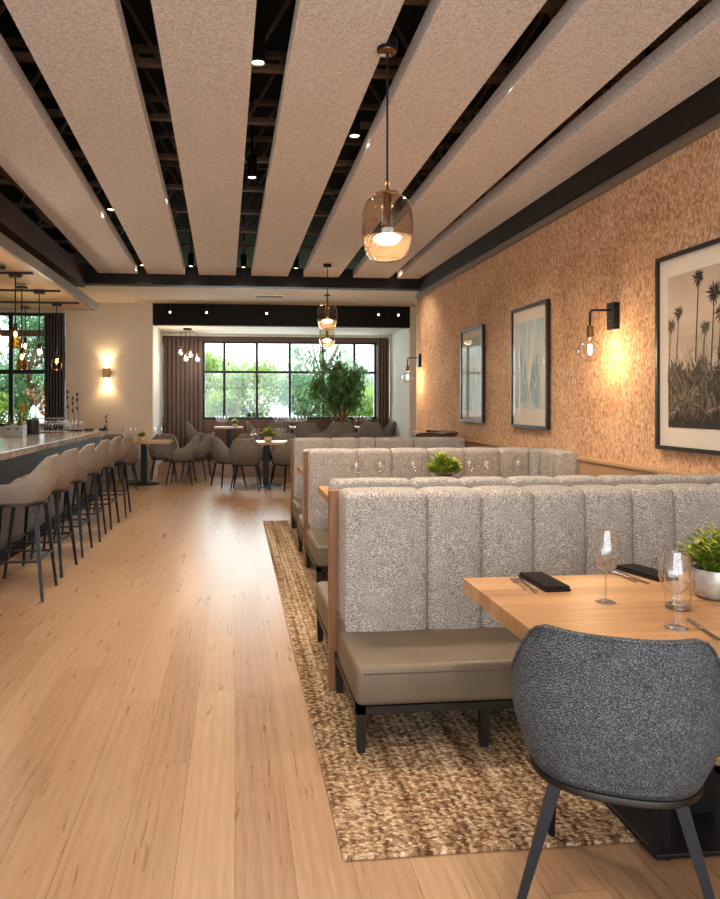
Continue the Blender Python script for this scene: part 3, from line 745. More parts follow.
# ------------------------------------------------------------------ rug
bm = BM(); box(bm, 0.352, 2.33, 0.0, 2.62, 9.1, 0.014, 0.005, 2)
tag(link('jute_rug', bm, M['rug']), 'long braided jute rug in mottled browns running under all the booths', 'rug')

# ------------------------------------------------------------------ booth benches
def channel_back(path, seams, t, z0, z1, rt=0.045, gap=0.016):
    """padded back swept along PATH (front face line, in plan), with stitched channels at the arc lengths SEAMS.
    The pad lies to the left-hand... side given by the path normal (pointing away from the sitter)."""
    P = [Vector((x, y)) for x, y in path]
    al = [0]
    for a, b in zip(P, P[1:]): al.append(al[-1] + (b - a).length)
    def at(s):
        for i in range(len(P) - 1):
            if s <= al[i + 1] + 1e-9 or i == len(P) - 2:
                k = (s - al[i]) / (al[i + 1] - al[i]); p = P[i].lerp(P[i + 1], k); d = (P[i + 1] - P[i]).normalized()
                return p, Vector((-d.y, d.x)) 
    L = al[-1]; cuts = [0] + sorted(s for s in seams if 0.02 < s < L - 0.02) + [L]
    bm = BM(); cols = []
    for a, b in zip(cuts, cuts[1:]):
        n = max(8, int((b - a) / 0.03))
        for i in range(n + 1):
            u = i / n
            ue = 0.5 - 0.5 * cos(pi * u) if n > 6 else u
            s = a + (b - a) * ue
            e = min(ue, 1 - ue) * (b - a)
            g = gap * 1.6 * (1 - min(1, e / 0.022)) ** 2 if e < 0.022 else 0.0
            g -= 0.008 * (1 - (2 * ue - 1) ** 2)
            p, nn = at(max(0, min(L, s)))
            prof = [(g, z0), (g - 0.004, z0 + (z1 - z0) * 0.3), (g - 0.006, z0 + (z1 - z0) * 0.65), (g, z1 - rt - g * 0.3)]
            for k in range(1, 7):
                an = k / 6 * pi / 2
                prof.append((g + rt * (1 - cos(an)), z1 - rt - g * 0.6 + rt * sin(an)))
            prof += [(t - rt * 0.5, z1 - g * 0.6), (t - rt * 0.15, z1 - rt * 0.15 - g * 0.6), (t, z1 - rt * 0.5 - g * 0.6), (t, z0)]
            cols.append([bm.verts.new((p.x + nn.x * d, p.y + nn.y * d, z)) for d, z in prof])
    m = len(cols[0])
    for c0, c1 in zip(cols, cols[1:]):
        for j in range(m): bm.faces.new((c0[j], c1[j], c1[(j + 1) % m], c0[(j + 1) % m]))
    bm.faces.new(cols[0]); bm.faces.new(cols[-1][::-1])
    bmesh.ops.remove_doubles(bm, verts=bm.verts[:], dist=1e-5)
    bmesh.ops.recalc_face_normals(bm, faces=bm.faces[:])
    return bm

def bench(label, x0, x1, yface, yfront, yback, dirn, seams, ztop=1.07, corner=None, rug=0.014):
    """dirn -1: sitter faces -Y (towards the viewer); +1: faces +Y."""
    t = thing('booth_bench', label, 'bench', (x0, 0, 0), group='upholstered booth benches')
    L = x1 - x0; th = abs(yback - yface); inset = 0.022
    if dirn < 0:
        path = [(inset, yface), (L, yface)] if not corner else None
        if corner:
            rx = corner[0] - x0; r = 0.16
            path = [(inset, yface), (rx - r, yface)] + [(rx - r + r * sin(a * pi / 16), yface - r * (1 - cos(a * pi / 16))) for a in range(1, 9)] + [(rx, corner[1])]
        ss = [s - x0 - inset for s in seams]
    else:
        path = [(L, yface), (0, yface)]; ss = [L - (s - x0) for s in seams]
    bk = link('backrest', channel_back(path, ss, th, 0.34, ztop), M['tweed'], t, True, angle=60)
    ya, yb = (yfront, yface + th) if dirn < 0 else (yface - th, yfront)
    st = link('seat_cushion', b1(-0.005, min(yfront, yface - 0.0 * dirn) if dirn < 0 else yface - 0.05, 0.212, L, max(yfront, yface) + (0.05 if dirn < 0 else 0), 0.385, 0.032, 4), M['leather'], t, True, angle=50)
    yy = yfront + 0.004 * (1 if dirn < 0 else -1)
    link('piping', tube(BM(), [(0.03, yy, 0.352), (L - 0.03, yy, 0.352)], 0.005, 8), M['piping'], st, True)
    lo, hi = min(yfront, yback), max(yfront, yback)
    bm = BM(); box(bm, 0.0, lo + 0.01, 0.18, L, lo + 0.05, 0.212); box(bm, 0, hi - 0.05, 0.18, L, hi - 0.01, 0.212)
    box(bm, 0.0, lo + 0.01, 0.18, 0.04, hi - 0.01, 0.212); box(bm, L - 0.04, lo + 0.01, 0.18, L, hi - 0.01, 0.212)
    link('base_frame', bm, M['metal_dark'], t)
    n = 5
    for i in range(n):
        x = 0.022 + 0.54 * i if i < n - 1 else L - 0.022
        for y in (lo + 0.032, hi - 0.032):
            link('leg', bar(BM(), (x, y, 0.18), (x, y, rug), 0.042, 0.034), M['metal_dark'], t)
    link('back_support', b1(0.01, yface + (0.02 if dirn < 0 else -th + 0.0), 0.2, L - 0.01, yface + (th if dirn < 0 else -0.02), 0.42), M['leather'], t)
    return t
bench('taupe tweed booth bench nearest the camera, with grey leather seat facing the grey chair', 0.512, 2.88, 3.47, 3.0, 3.70, -1, (0.95, 1.226, 1.496, 1.77, 2.02, 2.248, 2.56), 1.06)
bench('booth bench back to back with the nearest one, turned to the second table', 0.507, 2.88, 3.92, 4.5, 3.77, 1, (0.95, 1.226, 1.496, 1.77, 2.02, 2.248, 2.56), 1.088)
bench('second booth bench with a rounded corner return against the bark wall', 0.635, 2.88, 6.33, 5.58, 6.5, -1, (1.09, 1.40, 1.74, 2.07, 2.40, 2.66, 2.76, 2.90, 3.02), 1.085, corner=(2.74, 5.86))
bench('booth bench back to back with the corner bench, hidden behind its tall back', 0.63, 2.88, 6.74, 7.22, 6.57, 1, (1.1, 1.45, 1.8, 2.15, 2.5), 1.07)
bench('third booth bench, farthest of those facing the camera', 0.668, 2.75, 8.38, 7.68, 8.54, -1, (1.13, 1.454, 1.659, 2.121), 1.085)
def divider(y0, y1, x0, x1, z, lb):
    tag(link('booth_divider', b1(x0, y0, 0.014, x1, y1, z, 0.003, 1), M['oak']), lb, 'divider')
divider(3.703, 3.767, 0.488, 2.87, 1.045, 'oak divider panel between the two nearest booth backs')
divider(6.505, 6.565, 0.622, 2.87, 1.06, 'oak divider panel behind the corner booth bench')
divider(8.545, 8.585, 0.66, 2.75, 1.06, 'oak panel behind the farthest booth bench')
# curved brown corner seat back behind the third booth
t = thing('corner_banquette', 'brown curved banquette back in the corner behind the third booth', 'bench', (0, 0, 0))
path = [(2.72, 9.9), (2.72, 9.2)] + [(2.72 - 0.2 * (1 - cos(a * pi / 16)), 9.2 - 0.2 * sin(a * pi / 16)) for a in range(1, 9)] + [(2.25, 9.0)]
M['brown_leather'] = plain('brown_leather', '6b5140', 0.5)
link('backrest', channel_back(path[::-1], [0.3, 0.55, 0.8], -0.16, 0.4, 1.12), M['brown_leather'], t, True, angle=60)
link('seat_cushion', b1(2.2, 9.1, 0.2, 2.86, 9.9, 0.4, 0.03, 3), M['brown_leather'], t, True, angle=50)
for x in (2.25, 2.8):
    for y in (9.15, 9.85): link('leg', bar(BM(), (x, y, 0.2), (x, y, 0.0), 0.04, 0.035), M['metal_dark'], t)

# ------------------------------------------------------------------ booth tables
def table(name, label, x0, x1, y0, y1, ztop, th, peds, z0=0.0, hp=0.26, mat='table_wood', group=None, round_base=False):
    cx, cy = (x0 + x1) / 2, (y0 + y1) / 2
    t = thing(name, label, 'table', (cx, cy, z0), group=group)
    link('tabletop', b1(x0 - cx, y0 - cy, ztop - th, x1 - cx, y1 - cy, ztop, 0.003, 2), M[mat], t)
    for px, py in peds:
        bs = lathe(BM(), [(0, 0), (0.29, 0), (0.29, 0.010), (0.27, 0.018), (0, 0.022)], 32, (px - cx, py - cy, 0)) if round_base else b1(px - cx - 0.3, py - cy - hp, 0, px - cx + 0.3, py - cy + hp, 0.018, 0.004, 2)
        link('base_plate', bs, M['metal_black'], t, round_base, angle=30)
        link('column', b1(px - cx - 0.05, py - cy - 0.05, 0.018, px - cx + 0.05, py - cy + 0.05, ztop - th - 0.012), M['metal_black'], t)
        link('top_bracket', b1(px - cx - 0.25, py - cy - 0.2, ztop - th - 0.012, px - cx + 0.25, py - cy + 0.2, ztop - th), M['metal_black'], t)
    return t
table('booth_table', 'oak booth table in the foreground set with glasses and dark napkins', 0.935, 2.45, 2.06, 2.885, 0.766, 0.06, [(1.66, 2.47), (2.2, 2.47)], 0.014)
table('booth_table', 'oak table of the corner booth, partly hidden behind the nearest bench back', 0.705, 2.55, 5.15, 6.12, 0.776, 0.055, [(1.1, 5.22), (2.2, 5.22)], 0.014, hp=0.17)
table('booth_table', 'oak table of the third booth, only its pale end showing', 0.70, 2.4, 7.35, 8.15, 0.776, 0.05, [(1.1, 7.44), (2.1, 7.44)], 0.014, hp=0.17)

# ------------------------------------------------------------------ chairs
LG = dict(leg_top=(0.17, 0.17), foot=(0.285, 0.23), front=(0.185, 0.255), legw=0.036)
chair = tub_seat('tub_chair', 'dark grey tweed tub chair drawn up to the foreground booth table', 'chair', 'chair_fabric', 0.425, 0.905, 0.66, 0.305, 0.28, drop=(38, 56), **LG)
chair.location = (1.145, 2.09, 0.0); chair.rotation_euler = (0, 0, R(-25)); chair.scale = (0.97,) * 3
# stools at the bar
ST = [((-1, -1), (1, -1)), ((-1, 1), (1, 1)), ((-1, -1), (-1, 1)), ((1, -1), (1, 1))]
stool = tub_seat('bar_stool', '', 'bar stool', 'stool_fabric', 0.735, 1.095, 0.89, 0.265, 0.26, leg_top=(0.17, 0.17), foot=(0.25, 0.24), legw=0.034,
                 stretcher=[(0.30, ST)], group='bar stools along the counter', piping=False)
sl = ['taupe bar stool nearest the camera, cut by the frame edge', 'second taupe bar stool along the counter from the camera', 'third taupe bar stool along the counter from the camera',
      'fourth taupe bar stool along the counter from the camera', 'fifth taupe bar stool, last but one at the counter', 'last taupe bar stool, by the far end of the counter']
for i, y in enumerate((5.84, 6.62, 7.40, 8.19, 8.97, 9.83)):
    o = stool if i == 0 else dup(stool, (0, 0, 0))
    o.location = (-1.71 + (0.02, 0, 0, 0.01, 0.02, 0.05)[i], y, 0); o.rotation_euler = (0, 0, R(90 + (2, -2, 1, 3, -1, 2)[i])); o['label'] = sl[i]

# ------------------------------------------------------------------ bar counter
cb = thing('bar_counter', 'long bar counter with pale stone top and dark panelled front', 'counter', (-2.45, 7.6, 0))
link('countertop', b1(-0.55, -5.2, 0.985, 0.37, 4.7, 1.055, 0.004, 2), M['counter'], cb)
link('apron_panel', b1(-0.5, -5.15, 0.70, 0.25, 4.5, 0.985), M['apron'], cb)
link('front_panel', b1(-0.5, -5.15, 0.1, 0.22, 4.5, 0.70), M['barfront'], cb)
link('toe_kick', b1(-0.45, -5.1, 0.0, 0.30, 4.45, 0.1), M['black'], cb)

# things standing on the counter
t = thing('flower_vase', 'dark ribbed vase of white and ochre flowers on the bar counter', 'vase', (-2.86, 10.6, 1.055))
link('vase', lathe(BM(), [(0, 0), (0.085, 0), (0.09, 0.02), (0.085, 0.21), (0.08, 0.215), (0.075, 0.2), (0, 0.2)], 22), M['vase_dark'], t, True, angle=40)
rng = random.Random(2)
for i in range(12):
    a = rng.uniform(0, 2 * pi); rr = rng.uniform(0.05, 0.16); h = rng.uniform(0.32, 0.62)
    b = link('stem', tube(BM(), [(0.02 * cos(a), 0.02 * sin(a), 0.15), (rr * cos(a), rr * sin(a), h)], 0.004, 5), M['leaf_tree'], t)
    bm = BM()
    for k in range(14): leaf(bm, (rr * cos(a), rr * sin(a), h), rnd_dir(rng), (0, 0, 1), 0.085, 0.05)
    link('blossom', bm, M['ochre' if i % 3 == 0 else 'white_petal'], t)
for i, (x, lb) in enumerate(((-3.0, 'grey condiment caddy on the bar beside the dark flower vase'), (-2.86, 'grey napkin caddy at the frame edge of the bar counter'))):
    y = (10.3, 9.75)[i]
    t = thing('bar_caddy', lb, 'caddy', (x, y, 1.055))
    link('box', b1(-0.12, -0.08, 0, 0.12, 0.08, 0.15, 0.006, 2), M['caddy'], t)
    for dx in (-0.06, 0.05): link('dark_knob', lathe(BM(), [(0, 0), (0.02, 0.0), (0.022, 0.012), (0, 0.02)], 12, (dx, -0.085, 0.1)), M['bud'], t)
for x, y, h, lb in ((-2.88, 10.05, 0.3, 'brown spirit bottle between the two caddies on the bar'), (-2.98, 9.9, 0.27, 'shorter brown spirit bottle behind the napkin caddy on the bar')):
    t = thing('bottle', lb, 'bottle', (x, y, 1.055))
    link('glass_body', lathe(BM(), [(0, 0), (0.037, 0), (0.038, h * 0.55), (0.014, h * 0.75), (0.013, h)], 16), M['liquor'], t, True)
    link('stopper', lathe(BM(), [(0.014, h), (0.014, h + 0.03), (0, h + 0.032)], 10), M['bud'], t)

def wine_glass(label, loc, s=1.0, group=None, seg=28, parts=True, name='wine_glass', H=0.26, Rb=0.05):
    k = H / 0.26; q = Rb / 0.05
    foot = [(0, 0.002), (0.036, 0.001), (0.037, 0.003), (0.02, 0.006), (0.006, 0.012)]
    stem = [(0.006, 0.012), (0.004, 0.025), (0.0038, 0.09 * k), (0.006, 0.112 * k)]
    bowl = [(0.006, 0.112 * k), (0.022 * q, 0.122 * k), (0.041 * q, 0.145 * k), (0.05 * q, 0.172 * k), (0.048 * q, 0.205 * k), (0.041 * q, 0.24 * k), (0.036 * q, 0.262 * k)]
    if parts:
        t = thing(name, label, 'wine glass', loc, group=group)
        link('foot', lathe(BM(), foot, seg), M['glass_thick'], t, True); link('stem', lathe(BM(), stem, 12), M['glass_thick'], t, True); link('bowl', lathe(BM(), bowl, seg), M['glass'], t, True)
    else:
        t = tag(link(name, lathe(BM(), foot + stem + bowl, seg), M['glass'], None, True), label, 'wine glass', group); t.location = loc
    return t
# rack of stemware on the bar
t = thing('glass_tray', 'low tray holding rows of stemware on the bar counter', 'tray', (-2.83, 11.3, 1.055))
link('tray_base', b1(-0.28, -0.16, 0, 0.28, 0.16, 0.014, 0.004, 2), M['oak'], t)
bm = BM(); box(bm, -0.28, 0.15, 0.20, 0.28, 0.162, 0.22); box(bm, -0.28, 0.15, 0.014, -0.265, 0.162, 0.2); box(bm, 0.265, 0.15, 0.014, 0.28, 0.162, 0.2)
link('back_rail', bm, M['caddy'], t)
g0 = None
for r in range(2):
    for i in range(7):
        p = (-3.07 + i * 0.08, 11.21 + r * 0.11, 1.0695)
        if g0 is None: g0 = wine_glass('short stemmed glass standing in the tray on the bar', p, parts=False, seg=14, H=0.17, Rb=0.04, group='stemware in the tray on the bar')
        else: dup(g0, p)
for i, (x, y) in enumerate(((-2.50, 11.05), (-2.44, 11.25), (-2.52, 11.4), (-2.40, 11.45))):
    dup(g0, (x, y, 1.055), 0, 'loose stemmed glass standing beside the tray on the bar', 'loose glasses beside the bar tray')
# three tall stems and small dishes at the far end
t = thing('stem_stand', 'three tall slim stems with dark buds on a little stand at the bar end', 'decoration', (-2.55, 11.75, 1.055))
link('stand', b1(-0.13, -0.05, 0, 0.13, 0.05, 0.02, 0.003, 1), M['black'], t)
for dx, h in ((-0.08, 0.62), (0.0, 0.52), (0.07, 0.58)):
    link('stem', tube(BM(), [(dx, 0, 0.02), (dx + 0.01, 0, h * 0.5), (dx - 0.02, 0, h)], 0.009, 7), M['grey_metal'], t)
    for z in (h * 0.62, h * 0.85, h): link('bud', lathe(BM(), [(0, z - 0.035), (0.02, z), (0, z + 0.045)], 8, (dx - 0.012, 0, 0)), M['bud'], t, True)
for x, y, lb in ((-2.33, 11.85, 'low dark dish on the bar beside the tall bud stems'), (-2.13, 12.0, 'low dark dish at the very end of the bar, under the sprig')):
    tag(link('small_dish', lathe(BM(), [(0, 0.004), (0.06, 0.0), (0.085, 0.03), (0.08, 0.03), (0.05, 0.012), (0, 0.012)], 20), M['bud'], None, True, (x, y, 1.055)), lb, 'dish')
t = thing('bud_vase', 'tiny vase with a dark sprig at the far end of the bar', 'vase', (-2.07, 11.8, 1.055))
link('vase', lathe(BM(), [(0, 0), (0.025, 0), (0.03, 0.04), (0.012, 0.07), (0.014, 0.08)], 14), M['bud'], t, True)
link('twig', tube(BM(), [(0, 0, 0.05), (0.01, 0, 0.16), (0.03, 0, 0.26)], 0.004, 5), M['bud'], t)
bm = BM(); rng = random.Random(12)
for k in range(12): leaf(bm, (0.012 + 0.02 * rng.random(), 0, 0.1 + 0.17 * rng.random()), rnd_dir(rng), (0, 0, 1), 0.06, 0.025)
link('leaves', bm, M['bud'], t)

# ------------------------------------------------------------------ settings on the booth tables
TZ = 0.78
def napkin(loc, rz, label, L=0.25, W=0.105):
    t = tag(link('folded_napkin', None_bm(L, W), M['napkin'], None, True, angle=60), label, 'napkin'); t.location = loc; t.rotation_euler = (0, 0, rz); return t
def None_bm(L, W):
    bm = BM()
    box(bm, -W / 2, -L / 2, 0, W / 2, L / 2, 0.011, 0.005, 3); box(bm, -W / 2 + 0.004, -L / 2 + 0.006, 0.0112, W / 2 - 0.002, L / 2 - 0.003, 0.021, 0.005, 3)
    return bm
def cutlery(loc, rz, label, kind):
    t = thing(kind, label, kind, loc, rz)
    if kind == 'fork':
        link('handle', bar(BM(), (0, -0.10, 0.004), (0, 0.03, 0.006), 0.009, 0.005), M['chrome'], t)
        link('head', b1(-0.011, 0.03, 0.003, 0.011, 0.055, 0.006, 0.001, 1), M['chrome'], t)
        for k in range(4): link('tine', b1(-0.011 + k * 0.0062, 0.055, 0.003, -0.008 + k * 0.0062, 0.095, 0.005), M['chrome'], t)
    else:
        link('handle', b1(-0.006, -0.11, 0.001, 0.006, -0.01, 0.008, 0.003, 2), M['chrome'], t)
        bm = BM(); box(bm, -0.007, -0.01, 0.002, 0.009, 0.11, 0.005, 0.001, 1); link('blade', bm, M['chrome'], t)
    return t
wine_glass('tall empty wine glass standing between the two dark napkins', (1.335, 2.482, TZ))
wine_glass('wine glass in front of the straight tumbler, by the grey chair back', (1.404, 2.175, TZ), H=0.245)
t = thing('tumbler', 'tall straight clear tumbler beside the potted plant', 'glass', (1.545, 2.38, TZ))
link('glass_wall', lathe(BM(), [(0.043, 0.004), (0.045, 0.195)], 30), M['glass'], t, True)
link('glass_base', lathe(BM(), [(0, 0.0), (0.042, 0.0), (0.043, 0.004), (0.041, 0.012), (0, 0.012)], 30), M['glass_thick'], t, True)
napkin((1.222, 2.755, TZ), R(2), 'folded dark napkin near the free end of the foreground table')
napkin((1.715, 2.86, TZ), R(14), 'folded dark napkin behind the tumbler on the foreground table', 0.24)
cutlery((1.118, 2.75, TZ), R(-6), 'steel fork beside the napkin at the free end of the table', 'fork')
cutlery((1.143, 2.735, TZ), R(-4), 'steel knife beside the napkin at the free end of the table', 'knife')
cutlery((1.590, 2.83, TZ), R(4), 'steel fork beside the napkin behind the tumbler', 'fork')
cutlery((1.620, 2.81, TZ), R(6), 'steel knife beside the napkin behind the tumbler', 'knife')
cutlery((1.475, 2.14, TZ), R(170), 'steel knife lying at the table edge in front of the plant', 'knife')

def potted(label, loc, s, n, seed, pot='pot', leafL=0.05, spread=0.13, hgt=0.16, prof=None):
    t = thing('potted_plant', label, 'potted plant', loc)
    prof = prof or [(0, 0), (0.06, 0), (0.078, 0.015), (0.088, 0.05), (0.088, 0.085), (0.082, 0.108), (0.077, 0.108), (0.077, 0.09), (0, 0.09)]
    prof = [(r * s, z * s) for r, z in prof]
    link('pot', lathe(BM(), prof, 32), M[pot], t, True, angle=45)
    zt = prof[-1][1]
    link('soil', lathe(BM(), [(0, zt + 0.004), (prof[-2][0] * 0.98, zt)], 20), M['soil'], t)
    rng = random.Random(seed); bs, b1_, b2 = BM(), BM(), BM()
    for i in range(n):
        a = rng.uniform(0, 2 * pi); q = math.sqrt(rng.random())
        tip = Vector((cos(a) * q * spread, sin(a) * q * spread, zt + hgt * (1.05 - 0.55 * q * q) * rng.uniform(0.7, 1.05)))
        p0 = Vector((tip.x * 0.35, tip.y * 0.35, zt)); mid = p0.lerp(tip, 0.6) + Vector((0, 0, 0.01))
        tube(bs, [p0, mid, tip], 0.0016 * s, 4, cap=False)
        for k in range(7):
            u = 0.4 + 0.6 * k / 6; p = p0.lerp(tip, u); ang = k * 2.4 + rng.random()
            d = Vector((cos(ang), sin(ang), 0.5)) * 0.8 + (tip - p0).normalized() * 0.5
            leaf(b2 if (k > 4 and rng.random() < 0.45) else b1_, p, d, (0, 0, 1), leafL * rng.uniform(0.7, 1.15), leafL * 0.58, 0.2)
    link('stems', bs, M['leaf'], t); link('leaves', b1_, M['leaf'], t); link('young_leaves', b2, M['leaf_y'], t)
    return t
potted('leafy green plant in a silvery pot on the foreground table', (1.775, 2.50, TZ), 1.0, 84, 5, leafL=0.042, spread=0.108, hgt=0.15)
potted('round green plant in a pale pot on the corner booth table', (1.77, 5.95, 0.79), 0.9, 70, 8, leafL=0.06, spread=0.15, hgt=0.19)
G2 = 'wine glasses on the corner booth table'
pts2 = [(1.005, 5.92, 'wine glass on the corner booth table closest to the aisle'), (1.215, 5.98, 'second wine glass from the aisle on the corner booth table'), (1.50, 5.98, 'wine glass just on the aisle side of the round plant'),
        (1.99, 5.98, 'wine glass just on the wall side of the round plant'), (2.13, 5.95, 'wine glass second on the wall side of the round plant'), (2.42, 5.98, 'wine glass nearest the bark wall on the corner booth table')]
for x, y, lb in pts2: wine_glass(lb, (x, y, 0.79), group=G2, seg=20)
napkin((1.11, 5.86, 0.79), R(70), 'dark napkin beside the aisle end glass on the corner booth table', 0.2)
napkin((1.38, 6.02, 0.79), R(75), 'dark napkin before the round plant on the corner booth table', 0.16)
napkin((1.90, 6.04, 0.79), R(80), 'dark napkin on the wall side of the round plant', 0.16)

# ------------------------------------------------------------------ distant tables and chairs
fchair = tub_seat('tub_chair', '', 'chair', 'grey_fabric', 0.45, 0.90, 0.66, 0.285, 0.27, leg_top=(0.17, 0.17), foot=(0.245, 0.235), legw=0.03, piping=False)
first = [True]
def put_chair(x, y, rz, lb, z=0.0, group=None):
    o = fchair if first[0] else dup(fchair, (0, 0, 0))
    first[0] = False
    o.location = (x, y, z); o.rotation_euler = (0, 0, R(rz)); o['label'] = lb
    if group: o['group'] = group
    return o
def far_glass(pts, label, group, z):
    g = None
    for x, y in pts:
        if any(abs(x - q) < 0.16 for q in (2.45, 0.0)) and z > 0.9: continue
        if g is None: g = wine_glass(label, (x, y, z), parts=False, seg=10, group=group, H=0.24)
        else: dup(g, (x, y, z), 0, label, group)
# round middle table
table('dining_table', 'oak pedestal table in the middle of the room, beyond the booths', 0.10, 1.05, 12.75, 13.55, 0.80, 0.045, [(0.56, 13.1)], round_base=True)
put_chair(0.19, 12.45, -6, 'grey tub chair seen from behind at the middle pedestal table')
put_chair(-0.12, 13.0, -66, 'grey tub chair turned sideways at the aisle side of the middle table')
put_chair(0.92, 12.42, 30, 'grey tub chair on the booth side of the middle pedestal table')
put_chair(0.25, 13.95, 178, 'grey tub chair across the middle table, facing the camera beside the small pot')
put_chair(0.95, 13.9, 172, 'grey tub chair across the middle table, nearest the third booth')
potted('small green plant in a cream pot on the middle pedestal table', (0.60, 13.1, 0.80), 0.85, 34, 3, pot='terracotta', leafL=0.06, spread=0.12, hgt=0.16)
far_glass([(0.30, 13.0), (0.40, 13.15), (0.33, 13.3), (0.82, 13.05), (0.90, 13.2), (0.78, 13.3)], 'clear glass standing on the middle pedestal table', 'glasses on the middle pedestal table', 0.80)
# table by the beige wall
table('dining_table', 'oak pedestal table under the beige wall just past the bar', -2.75, -1.18, 13.25, 13.95, 0.80, 0.045, [(-1.68, 13.6)], round_base=True)
put_chair(-0.98, 13.45, 84, 'first of three grey tub chairs in a line, at the beige wall table end')
put_chair(-0.80, 14.15, 92, 'second of three grey tub chairs in a line before the slat screen')
put_chair(-0.72, 14.78, 95, 'last of three grey tub chairs in a line before the slat screen')
put_chair(-1.95, 12.85, 4, 'grey tub chair at the bar side of the beige wall table')
put_chair(-1.36, 14.0, 182, 'grey tub chair facing the camera behind the beige wall table, near its free end')
put_chair(-2.35, 13.97, 176, 'grey tub chair facing the camera behind the beige wall table, under the sconce')
potted('little green plant on the table under the beige wall', (-1.72, 13.6, 0.80), 0.6, 22, 13, pot='terracotta', leafL=0.05, spread=0.08, hgt=0.1)
far_glass([(-1.95, 13.5), (-1.88, 13.7), (-2.05, 13.65), (-1.5, 13.5), (-1.4, 13.65), (-1.55, 13.72)], 'clear glass standing on the beige wall table', 'glasses on the beige wall table', 0.80)
# window platform
W0 = 0.2
tabs = [(-0.45, 0.18, 15.55, 16.1, 'oak table on the window platform near the slat screen'), (0.80, 1.60, 15.35, 15.95, 'oak table on the window platform in the middle of the garden window'),
        (2.30, 3.05, 15.35, 15.95, 'oak table on the window platform in front of the indoor tree')]
for x0, x1, y0, y1, lb in tabs:
    table('dining_table', lb, x0, x1, y0, y1, 0.78, 0.045, [((x0 + x1) / 2, (y0 + y1) / 2)], z0=W0, round_base=True)
names = ['the slat screen table', 'the middle window table', 'the indoor tree table']
for (x0, x1, y0, y1, lb), nm in zip(tabs, names):
    rng = random.Random(x0)
    far_glass([(x0 + 0.08 + (x1 - x0 - 0.16) * i / 8, rng.uniform(y0 + 0.08, y1 - 0.08)) for i in range(9)], 'clear glass among the settings on ' + nm, 'glasses on ' + nm, W0 + 0.78)
potted('tiny green plant on the window platform table before the tree', (2.45, 15.6, W0 + 0.78), 0.6, 22, 21, pot='terracotta', leafL=0.05, spread=0.09, hgt=0.1)
potted('tiny green plant on the window platform table beside the slat screen', (0.0, 15.8, W0 + 0.78), 0.6, 18, 22, pot='terracotta', leafL=0.05, spread=0.08, hgt=0.1)
put_chair(-0.74, 15.62, -82, 'grey tub chair on the platform with its back to the slat screen', W0)
put_chair(0.88, 15.08, 6, 'grey tub chair at the middle window table, on its slat screen side', W0)
put_chair(1.50, 15.05, -4, 'grey tub chair at the middle window table, on its tree side', W0)
put_chair(2.25, 15.06, 3, 'grey tub chair seen from behind directly under the indoor tree', W0)
put_chair(2.85, 15.1, -6, 'grey tub chair at the indoor tree table, close to the white wall', W0)
put_chair(3.2, 15.7, 88, 'grey tub chair between the indoor tree table and the white wall', W0)
put_chair(0.56, 15.6, -88, 'grey tub chair on the platform between the first two window tables', W0)
put_chair(1.90, 15.65, 90, 'grey tub chair on the platform between the middle and tree tables', W0)
# chairs on the floor before the platform
put_chair(1.62, 14.36, 3, 'grey tub chair back just showing over the third booth, towards the aisle')
put_chair(2.30, 14.36, -4, 'grey tub chair back just showing over the third booth, below the indoor tree')

# indoor tree
t = thing('indoor_tree', 'tall leafy indoor tree standing in front of the garden window', 'tree', (2.40, 16.12, W0))
link('planter', lathe(BM(), [(0, 0), (0.15, 0), (0.17, 0.05), (0.18, 0.5), (0.16, 0.5), (0.155, 0.45), (0, 0.45)], 24), M['vase_dark'], t, True, angle=40)
rng = random.Random(31); tr, fo = BM(), BM()
def branch(p, d, L, r, depth):
    pts = [Vector(p)]; q = Vector(p); dd = Vector(d).normalized()
    for k in range(5):
        dd = (dd + Vector((rng.uniform(-.12, .12), rng.uniform(-.12, .12), 0.04))).normalized(); q = q + dd * L / 5
        q.y = min(q.y, 0.12); pts.append(q.copy())
    tube(tr, pts, [r * (1 - 0.12 * i) for i in range(6)], 7)
    if depth < 2:
        for k in range(4):
            i = rng.choice((2, 3, 4, 5)); a = rng.uniform(0, 2 * pi)
            branch(pts[i], dd + Vector((cos(a) * 0.9, sin(a) * 0.45, rng.uniform(0, 0.4))), L * 0.55, r * 0.5, depth + 1)
    if depth >= 1:
        for pp in pts[1:]:
            for k in range(4 if depth == 1 else 5):
                dr = rnd_dir(rng); dr.z = dr.z * 0.5 - 0.35
                c = pp + rnd_dir(rng) * 0.10
                if c.y > 0.16: c.y = 0.16
                if c.z < 1.42 - 0.35 * min(1, abs(c.x) / 0.35): continue
                leaf(fo, c, dr, (0, 0, 1), rng.uniform(0.15, 0.25), rng.uniform(0.045, 0.065), 0.3)
for dx, dy, hL in ((-0.10, 0.0, 0.95), (0.05, -0.03, 1.05), (0.14, 0.0, 0.9), (-0.02, 0.03, 1.1), (-0.22, 0.0, 0.8), (0.26, -0.02, 0.8)):
    branch((dx * 0.2, dy, 0.45), (dx * 0.55, dy * 0.3, 1), hL * 1.15, 0.034, 0)
link('trunk', tr, M['bark_tree'], t, True); link('foliage', fo, M['leaf_tree'], t)

